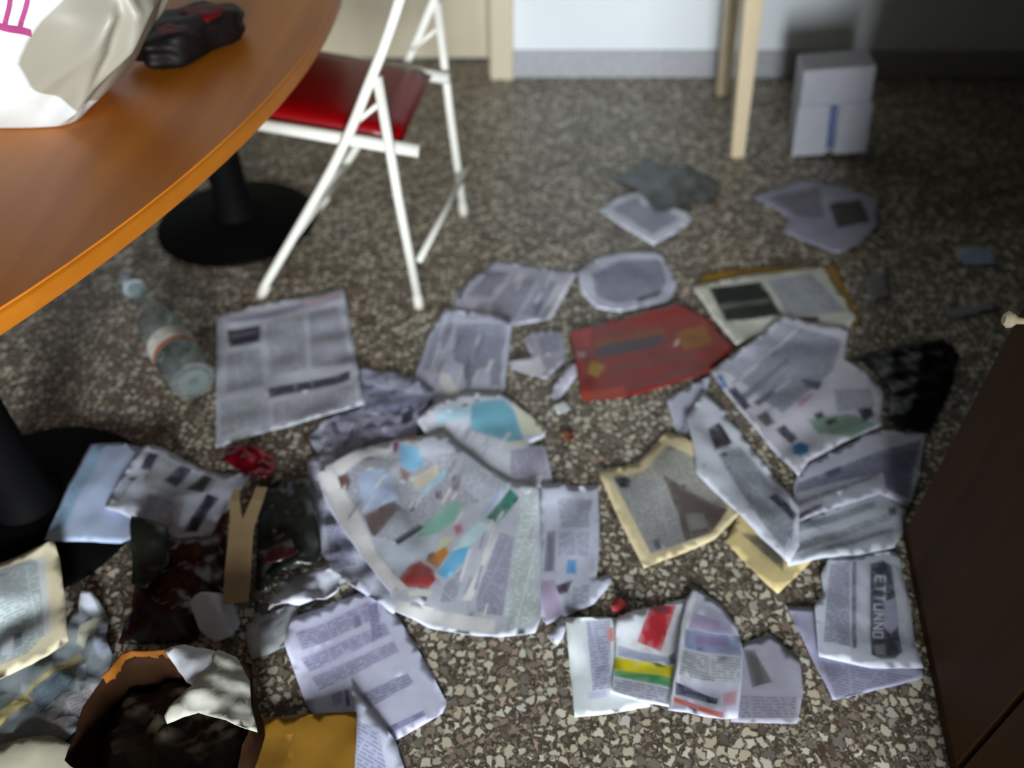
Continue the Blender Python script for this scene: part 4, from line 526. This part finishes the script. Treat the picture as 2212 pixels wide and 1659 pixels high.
 dict(name='flyer', label='flyer with red rectangle and yellow and green stripes', cat='flyer', wave=0.005, lift=0, gloss=1, outline=[(0.189,0.815),(0.252,0.843),(0.324,0.865),(0.308,0.765),(0.289,0.712),(0.265,0.652),(0.214,0.662),(0.167,0.678),(0.181,0.738)],base=(203,208,219),prints=[([(0.26,0.855),(0.304,0.849),(0.263,0.755),(0.223,0.772)],(175,42,54),0),([(0.188,0.766),(0.225,0.754),(0.281,0.743),(0.275,0.726),(0.231,0.736),(0.186,0.747)],(144,150,172),0),([(0.181,0.744),(0.282,0.726),(0.277,0.705),(0.177,0.72)],(197,186,31),0),([(0.177,0.72),(0.277,0.705),(0.271,0.686),(0.176,0.708)],(63,142,91),0),([(0.176,0.705),(0.269,0.683),(0.264,0.657),(0.215,0.666),(0.172,0.681)],(164,168,184),1),([(0.169,0.695),(0.176,0.674),(0.23,0.657),(0.169,0.666)],(223,228,246),0),([(0.276,0.748),(0.289,0.756),(0.286,0.733),(0.276,0.731)],(85,84,95),0)]),
 dict(name='printed_page', label='curved page with black and orange bars right of the striped flyer', cat='magazine page', wave=0.006, lift=0, gloss=1, outline=[(0.308,0.815),(0.323,0.859),(0.341,0.883),(0.36,0.878),(0.391,0.851),(0.408,0.803),(0.409,0.759),(0.394,0.695),(0.375,0.634),(0.35,0.633),(0.26,0.644),(0.28,0.708)],base=(175,178,195),prints=[([(0.34,0.877),(0.347,0.877),(0.322,0.811),(0.292,0.712),(0.267,0.647),(0.263,0.647),(0.284,0.708),(0.311,0.815)],(203,208,221),0),([(0.335,0.83),(0.395,0.811),(0.403,0.787),(0.319,0.799)],(148,138,170),0),([(0.312,0.797),(0.41,0.785),(0.404,0.747),(0.304,0.76)],(118,128,155),0),([(0.328,0.787),(0.386,0.781),(0.387,0.765),(0.326,0.769)],(110,100,130),0),([(0.302,0.754),(0.403,0.741),(0.392,0.697),(0.286,0.705)],(162,166,172),1),([(0.279,0.693),(0.349,0.668),(0.345,0.658),(0.275,0.672)],(53,56,75),0),([(0.272,0.667),(0.353,0.643),(0.35,0.634),(0.271,0.658)],(193,82,48),0),([(0.358,0.678),(0.383,0.682),(0.376,0.658),(0.355,0.654)],(177,140,155),0)]),
]

PM = ['newsprint', 'glossy_paper', 'plastic_film']
for d in PAPERS:
    subs = [sheet(k['name'], k['outline'], k['base'], k['prints'], PM[0], d['wave'], d['lift']) for k in d.get('under', [])]
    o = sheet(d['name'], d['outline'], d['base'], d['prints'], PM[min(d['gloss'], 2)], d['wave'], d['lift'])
    tag(o, d['label'], d['cat'])
    for s in subs:
        loc = s.location.copy(); s.parent = o; s.location = loc - o.location

# ------------------------------------------------------------------ rubbish heap at the lower left
def crumple(name, label, cat, poly, mat, dome, wave=.012, grid=.010, **kw):
    o = sheet(name, poly, (128, 128, 128), [], mat, wave, 0.0, dome=dome, grid=grid, **kw)
    return tag(o, label, cat)

crumple('plastic_bag', 'dark green crumpled plastic bag beside the tan forked strip', 'plastic bag',
        [(-0.5313, 1.1267), (-0.4883, 1.1546), (-0.4254, 1.1444), (-0.3909, 1.0444), (-0.3676, 0.96), (-0.373, 0.9279), (-0.4398, 0.9143), (-0.4508, 0.8615), (-0.4781, 0.8714), (-0.5041, 0.9874)], 'dark_plastic', .035)
o = crumple('plastic_bag', 'dark maroon and green plastic bag between the black base and the tan strip', 'plastic bag',
        [(-0.7442, 1.0099), (-0.6496, 0.9963), (-0.5965, 1.0042), (-0.5799, 1.0561), (-0.5373, 0.8714), (-0.5598, 0.8321), (-0.5692, 0.774), (-0.6431, 0.7713), (-0.6972, 0.765), (-0.7006, 0.8321), (-0.7176, 0.9122)], 'maroon_plastic', .045)
s = sheet('green_fold', [(-0.7379, 1.0076), (-0.6662, 0.9963), (-0.6449, 0.9122), (-0.6715, 0.8615), (-0.7058, 0.8764)], (60, 60, 60), [], 'dark_plastic', .010, 0, dome=.006, grid=.010)
loc = s.location.copy(); s.parent = o; s.location = loc - o.location
crumple('foil_wrapper', 'shiny red foil wrapper below the large newspaper sheet', 'wrapper',
        [(-0.6316, 1.207), (-0.6178, 1.2409), (-0.5588, 1.2506), (-0.5261, 1.2313), (-0.5014, 1.1805), (-0.5145, 1.1393), (-0.5493, 1.1546), (-0.6055, 1.191)], 'red_foil', .03, .01, .006)
crumple('wrapper', 'small dark wrapper with red edge above the white crumpled paper', 'wrapper',
        [(-0.4919, 0.9492), (-0.4592, 0.9654), (-0.4239, 0.9709), (-0.4088, 0.9385), (-0.4316, 0.9174), (-0.466, 0.9122)], 'maroon_plastic', .018, .008, .006)
# tan forked strip
ft = empty('forked_strip', 'tan forked cardboard strip standing out of the dark plastic bags', 'cardboard')
def strip(name, pts, wd, z, parent, mat='tan_card', th=.003):
    pts = [Vector((p[0], p[1], 0)) for p in pts]; V, F = [], []
    n = len(pts)
    for lay in (0, 1):
        for i, p in enumerate(pts):
            dd = (pts[min(i + 1, n - 1)] - pts[max(i - 1, 0)]).normalized(); sd = Vector((-dd.y, dd.x, 0)); wi = wd[i] / 2
            for s_ in (-1, 1): V.append(p + sd * wi * s_ + Vector((0, 0, z[i] + lay * th)))
    for i in range(n - 1):
        a_ = 2 * i; b2 = 2 * n + 2 * i
        F += [(a_ + 1, a_, a_ + 2, a_ + 3)[::-1], (b2, b2 + 1, b2 + 3, b2 + 2)[::-1], (a_, b2, b2 + 2, a_ + 2), (a_ + 3, b2 + 3, b2 + 1, a_ + 1)]
    e = 2 * n - 2; F += [(0, 1, 2 * n + 1, 2 * n), (e + 1, e, 2 * n + e, 2 * n + e + 1)]
    ob = mesh_obj(name, V, F, mat, parent)
    bm = bmesh.new(); bm.from_mesh(ob.data); bmesh.ops.recalc_face_normals(bm, faces=bm.faces); bm.to_mesh(ob.data); bm.free()
    return ob
zs = .05
strip('stem', [(-0.4965, 0.8266, 0.055), (-0.5069, 0.8904, 0.055), (-0.5179, 0.9582, 0.055), (-0.5253, 1.0044, 0.055)], [.044, .048, .046, .050], [zs, zs + .004, zs + .006, zs + .006], ft)
strip('prong', [(-0.5284, 0.98, 0.055), (-0.5415, 1.0191, 0.055), (-0.5517, 1.0538, 0.055), (-0.5552, 1.0835, 0.055)], [.026, .022, .019, .014], [zs + .006, zs + .007, zs + .008, zs + .006], ft)
strip('prong', [(-0.5141, 0.98, 0.055), (-0.5106, 1.0191, 0.055), (-0.5074, 1.0538, 0.055), (-0.5061, 1.0896, 0.055)], [.028, .026, .024, .022], [zs + .006, zs + .007, zs + .008, zs + .006], ft)

crumple('paper_ball', 'crumpled white paper ball left of the grey scrap', 'paper',
        [(-0.5798, 0.8273), (-0.5645, 0.8496), (-0.5361, 0.8565), (-0.5093, 0.8418), (-0.4927, 0.8083), (-0.4996, 0.7777), (-0.5263, 0.7686), (-0.5556, 0.785)], 'white_tissue', .035, .024, .006)

# brown paper bag standing open
kb = empty('paper_bag', 'brown paper bag standing open with dark filling at the lower left', 'paper bag', (-0.525, 0.575, 0))
rg = random.Random(5)
NS = 48
def ring(rx, ry, z, amp, dx=0, dy=0, sq=2.6):
    out = []
    for k in range(NS):
        t = 2 * PI * k / NS; c, s_ = math.cos(t), math.sin(t)
        r1 = 1 + amp * (math.sin(5 * t + z * 30) * .5 + math.sin(9 * t - z * 50 + 1) * .35 + math.sin(14 * t + z * 20) * .25)
        out.append((dx + rx * r1 * math.copysign(abs(c) ** (2 / sq), c), dy + ry * r1 * math.copysign(abs(s_) ** (2 / sq), s_), z + (amp * .12 * math.sin(3 * t + 1) if z > .1 else 0)))
    return out
levels = [(.115, .085, .0, .0), (.125, .095, .03, .03), (.126, .10, .07, .05), (.130, .108, .105, .06), (.133, .113, .128, .07)]
V, F = [], []
for rx, ry, z, am in levels: V += ring(rx, ry, z, am)
for i in range(len(levels) - 1):
    for k in range(NS): F.append((i * NS + k, i * NS + (k + 1) % NS, (i + 1) * NS + (k + 1) % NS, (i + 1) * NS + k))
F.append(tuple(range(NS))[::-1])
mesh_obj('bag_body', V, F, 'brown_kraft', kb, smooth=True, solid=.0015)
rim = [k for k in range(NS) if .50 * PI < 2 * PI * k / NS < .84 * PI]
RV = []
for zz, gr in ((.112, 1.012), (.128, 1.016), (.136, 1.010), (.136, .985), (.120, .972), (.098, .965)):
    pts_ = ring(.133 * gr, .113 * gr, zz, .07)
    RV += [pts_[k] for k in rim]
nr = len(rim)
mesh_obj('folded_rim', RV, [(i * nr + k, i * nr + k + 1, (i + 1) * nr + k + 1, (i + 1) * nr + k) for i in range(5) for k in range(nr - 1)], 'kraft_rim', kb, smooth=True, solid=.001)
fl_out = [(x * .93 - 0.525, y * .93 + 0.575) for x, y, z in ring(.125, .095, .05, .02)]
s = sheet('bag_filling', fl_out, (60, 50, 30), [], 'kraft_inside', .025, 0, dome=.04, base_z=.055, grid=.008); loc = s.location.copy(); s.parent = kb; s.location = loc - kb.location

crumple('paper_scrap', 'smooth white paper cone resting on the rim of the brown bag', 'paper',
        [(-0.5569, 0.6853, 0.13), (-0.5289, 0.6968, 0.13), (-0.4731, 0.6837, 0.13), (-0.4565, 0.6534, 0.13), (-0.4789, 0.6227, 0.13), (-0.5066, 0.6318, 0.13)][0:0] or [p[:2] for p in [(-0.5569, 0.6853, 0.13), (-0.5289, 0.6968, 0.13), (-0.4731, 0.6837, 0.13), (-0.4565, 0.6534, 0.13), (-0.4789, 0.6227, 0.13), (-0.5066, 0.6318, 0.13)]], 'white_tissue', .02, .006, .008, base_z=.132)
crumple('crumpled_paper', 'grey crumpled torn paper on the brown bag next to the mustard envelope', 'paper',
        [p[:2] for p in [(-0.4705, 0.6842, 0.11), (-0.4376, 0.6721, 0.11), (-0.4077, 0.6328, 0.11), (-0.3955, 0.5915, 0.11), (-0.3776, 0.552, 0.11), (-0.4106, 0.559, 0.11), (-0.4725, 0.5805, 0.11), (-0.516, 0.5647, 0.11), (-0.5239, 0.5769, 0.11), (-0.4919, 0.6251, 0.11)]], 'grey_tissue', .02, .014, .008, base_z=.136)

# dark bag by the cabinet
crumple('plastic_bag', 'black crumpled plastic bag lying between the right newspaper pile and the cabinet', 'plastic bag',
        [(0.8313, 1.5499), (0.8917, 1.5674), (0.9963, 1.603), (1.0847, 1.6211), (1.1072, 1.5586), (1.0332, 1.4255), (0.9449, 1.3044), (0.8797, 1.2972), (0.8497, 1.3263), (0.8854, 1.4255), (0.8672, 1.5072)], 'black_plastic', .045)

# ------------------------------------------------------------------ plastic bottle on the floor
pa = Vector((*(-1.0166, 1.8054), .0)); pb = Vector((*(-0.7325, 1.4066), .0)); L = (pb - pa).length
bt = empty('plastic_bottle', 'clear plastic bottle lying on the floor left of the large newspaper sheet', 'bottle', (pb.x, pb.y, .0), 0)
dv = (pa - pb).normalized()
R = .054
prof = [(.012, .004), (.034, .0), (R - .004, .006), (R, .03), (R, .10), (R - .003, .105), (R - .003, .115), (R, .12), (R, .20), (R * .96, .24), (R * .82, .29), (R * .55, .345), (R * .36, .39), (.0185, .41), (.0185, L - .03), (.0185, L - .005)]
ht = bpy.data.objects.new('bottle_body', None)
def lay(o, z=R):
    q = Vector((0, 0, 1)).rotation_difference(dv); o.rotation_mode = 'QUATERNION'; o.rotation_quaternion = q; o.location = (0, 0, z); return o
bpy.data.objects.remove(ht)
k_ = L / .52
prof = [(r, z * k_ if z < .405 else z) for r, z in prof]
prof = [p for p in prof if p[1] <= L]
prof.sort(key=lambda p: p[1])
lay(lathe('bottle_body', [(.034, .001)] + [p for p in prof if p[1] > .003], 'pet', bt, 32))
lay(lathe('cap', [(.021, L - .032), (.024, L - .03), (.024, L - .003), (.020, L)], 'cap', bt, 24))
lay(lathe('neck_ring', [(.019, L - .048), (.027, L - .046), (.027, L - .042), (.019, L - .040)], 'cap', bt, 24))
lay(lathe('label', [(R + .0006, .125 * k_), (R + .0008, .128 * k_), (R + .0008, .172 * k_), (R + .0006, .175 * k_)], 'label_white', bt, 32, cap=False))
lay(lathe('label_band', [(R + .0009, .112 * k_), (R + .0011, .114 * k_), (R + .0011, .122 * k_), (R + .0009, .124 * k_)], 'label_orange', bt, 32, cap=False))
lay(lathe('shoulder_label', [(R * .80, .297 * k_), (R * .66, .328 * k_)], 'label_white', bt, 32, cap=False))

# ------------------------------------------------------------------ things on the table
bag = empty('shopping_bag', 'white plastic shopping bag with magenta print on the oval table', 'bag', (-0.95, 1.5, TZ))
lv = [(0.002, -1.16, -.765, 1.365, 1.56), (0.02, -1.17, -.745, 1.36, 1.57), (0.07, -1.18, -.69, 1.352, 1.57), (0.13, -1.19, -.625, 1.345, 1.575), (0.19, -1.19, -.585, 1.345, 1.58), (0.25, -1.18, -.60, 1.37, 1.58), (0.29, -1.15, -.66, 1.42, 1.57), (.305, -1.10, -.74, 1.47, 1.55)]
V, F = [], []; NS2 = 120
def sup(t, e):
    c, s_ = math.cos(t), math.sin(t); return math.copysign(abs(c) ** (2 / e), c), math.copysign(abs(s_) ** (2 / e), s_)
fine = []
for i in range(len(lv) - 1):
    for k in range(5): fine.append([a_ + (b2 - a_) * k / 5 for a_, b2 in zip(lv[i], lv[i + 1])])
fine.append(list(lv[-1]))
for z, x0, x1, y0, y1 in fine:
    for k in range(NS2):
        c, s_ = sup(2 * PI * k / NS2, 6.0)
        X = (x0 + x1) / 2 + c * (x1 - x0) / 2; Y = (y0 + y1) / 2 + s_ * (y1 - y0) / 2
        t = k / NS2 * 2 * PI
        am = .010 * min(1, z / .03)
        wv = math.sin(7 * t + z * 22) * .5 + (1 - 2 * abs(math.sin(4 * t - z * 17 + .6))) * .6 + math.sin(13 * t + z * 9) * .3
        V.append((X + c * am * wv + .95, Y + s_ * am * wv - 1.5, z + .004 * math.sin(5 * t) * (z < .004)*0))
for i in range(len(fine) - 1):
    for k in range(NS2): F.append((i * NS2 + k, i * NS2 + (k + 1) % NS2, (i + 1) * NS2 + (k + 1) % NS2, (i + 1) * NS2 + k))
F.append(tuple(range(NS2))[::-1]); F.append(tuple(range((len(fine) - 1) * NS2, len(fine) * NS2)))
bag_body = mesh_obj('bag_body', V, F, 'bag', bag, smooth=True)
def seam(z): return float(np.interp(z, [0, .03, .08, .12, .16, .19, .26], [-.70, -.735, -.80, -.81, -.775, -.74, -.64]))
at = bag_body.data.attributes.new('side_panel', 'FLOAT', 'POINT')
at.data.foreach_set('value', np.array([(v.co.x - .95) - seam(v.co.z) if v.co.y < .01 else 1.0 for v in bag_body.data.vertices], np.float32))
for sx in (-.1, .08):
    tube('handle', smooth_path([(-.05 + sx - .04, .03, .295), (-.05 + sx - .03, .02, .37), (-.05 + sx, .015, .40), (-.05 + sx + .03, .02, .37), (-.05 + sx + .04, .03, .295)], 5), .007, 'bag', bag, 8)
# printed mark on the bag front
def stroke(pts, wd):
    V, F = [], []; P = [Vector(p) for p in pts]
    P = smooth_path(P, 5)
    for i, p in enumerate(P):
        dd = (P[min(i + 1, len(P) - 1)] - P[max(i - 1, 0)]).normalized(); n = Vector((-dd.z, 0, dd.x))
        V += [p - n * wd / 2, p + n * wd / 2]
    for i in range(len(P) - 1): F.append((2 * i, 2 * i + 1, 2 * i + 3, 2 * i + 2))
    ob = mesh_obj('printed_mark', [v - Vector((-.95, 1.5, TZ)) for v in V], F, 'bag_print', bag)
    sw = ob.modifiers.new('wrap', 'SHRINKWRAP'); sw.target = bag_body; sw.wrap_method = 'PROJECT'; sw.use_project_y = True; sw.use_positive_direction = True; sw.use_negative_direction = True; sw.use_project_x = False; sw.use_project_z = False; sw.offset = .0012
    return ob
stroke([(-0.8027, 1.345, 0.8729), (-0.7832, 1.345, 0.9025), (-0.7732, 1.345, 0.9197), (-0.7557, 1.345, 0.9312), (-0.749, 1.345, 0.9197), (-0.7573, 1.345, 0.9025), (-0.7772, 1.345, 0.8744)], .007)
stroke([(-0.8231, 1.345, 0.8815), (-0.8012, 1.345, 0.8729), (-0.7774, 1.345, 0.8686), (-0.7637, 1.345, 0.8643)], .013)
stroke([(-0.8237, 1.345, 0.8885), (-0.8076, 1.345, 0.9094), (-0.7911, 1.345, 0.9231), (-0.7776, 1.345, 0.9366)], .007)

pk = empty('snack_pack', 'dark red and black soft pack behind the white bag on the table', 'pack', (-0.655, 1.715, TZ), math.radians(62))
def lump(name, c, sz, mat, parent, seed, amp=.12):
    bm = bmesh.new(); bmesh.ops.create_icosphere(bm, subdivisions=4, radius=1.0); rg = random.Random(seed); ph = [rg.uniform(0, 6) for _ in range(6)]
    for v in bm.verts:
        p = v.co.copy(); e = 5.0
        n = (abs(p.x) ** e + abs(p.y) ** e + abs(p.z) ** e) ** (1 / e); p /= n
        f_ = 1 + amp * (math.sin(6 * p.x + ph[0]) * math.sin(5 * p.y + ph[1]) + .6 * math.sin(11 * p.x + 7 * p.z + ph[2]) * .5)
        v.co = Vector((c[0] + p.x * sz[0] * f_, c[1] + p.y * sz[1] * f_, c[2] + p.z * sz[2] * (f_ if p.z > 0 else 1)))
    me = bpy.data.meshes.new(name); bm.to_mesh(me); bm.free(); me.materials.append(M[mat]); me.polygons.foreach_set('use_smooth', [True] * len(me.polygons))
    ob = bpy.data.objects.new(name, me); COL.objects.link(ob); ob.parent = parent; return ob
lump('pack_body', (0, 0, .036), (.12, .062, .034), 'pack', pk, 3)
lump('red_panel', (.045, -.012, .05), (.04, .042, .0235), 'pack_red', pk, 4, .06)
lump('red_panel', (-.06, -.02, .046), (.03, .038, .0235), 'pack_red', pk, 5, .06)
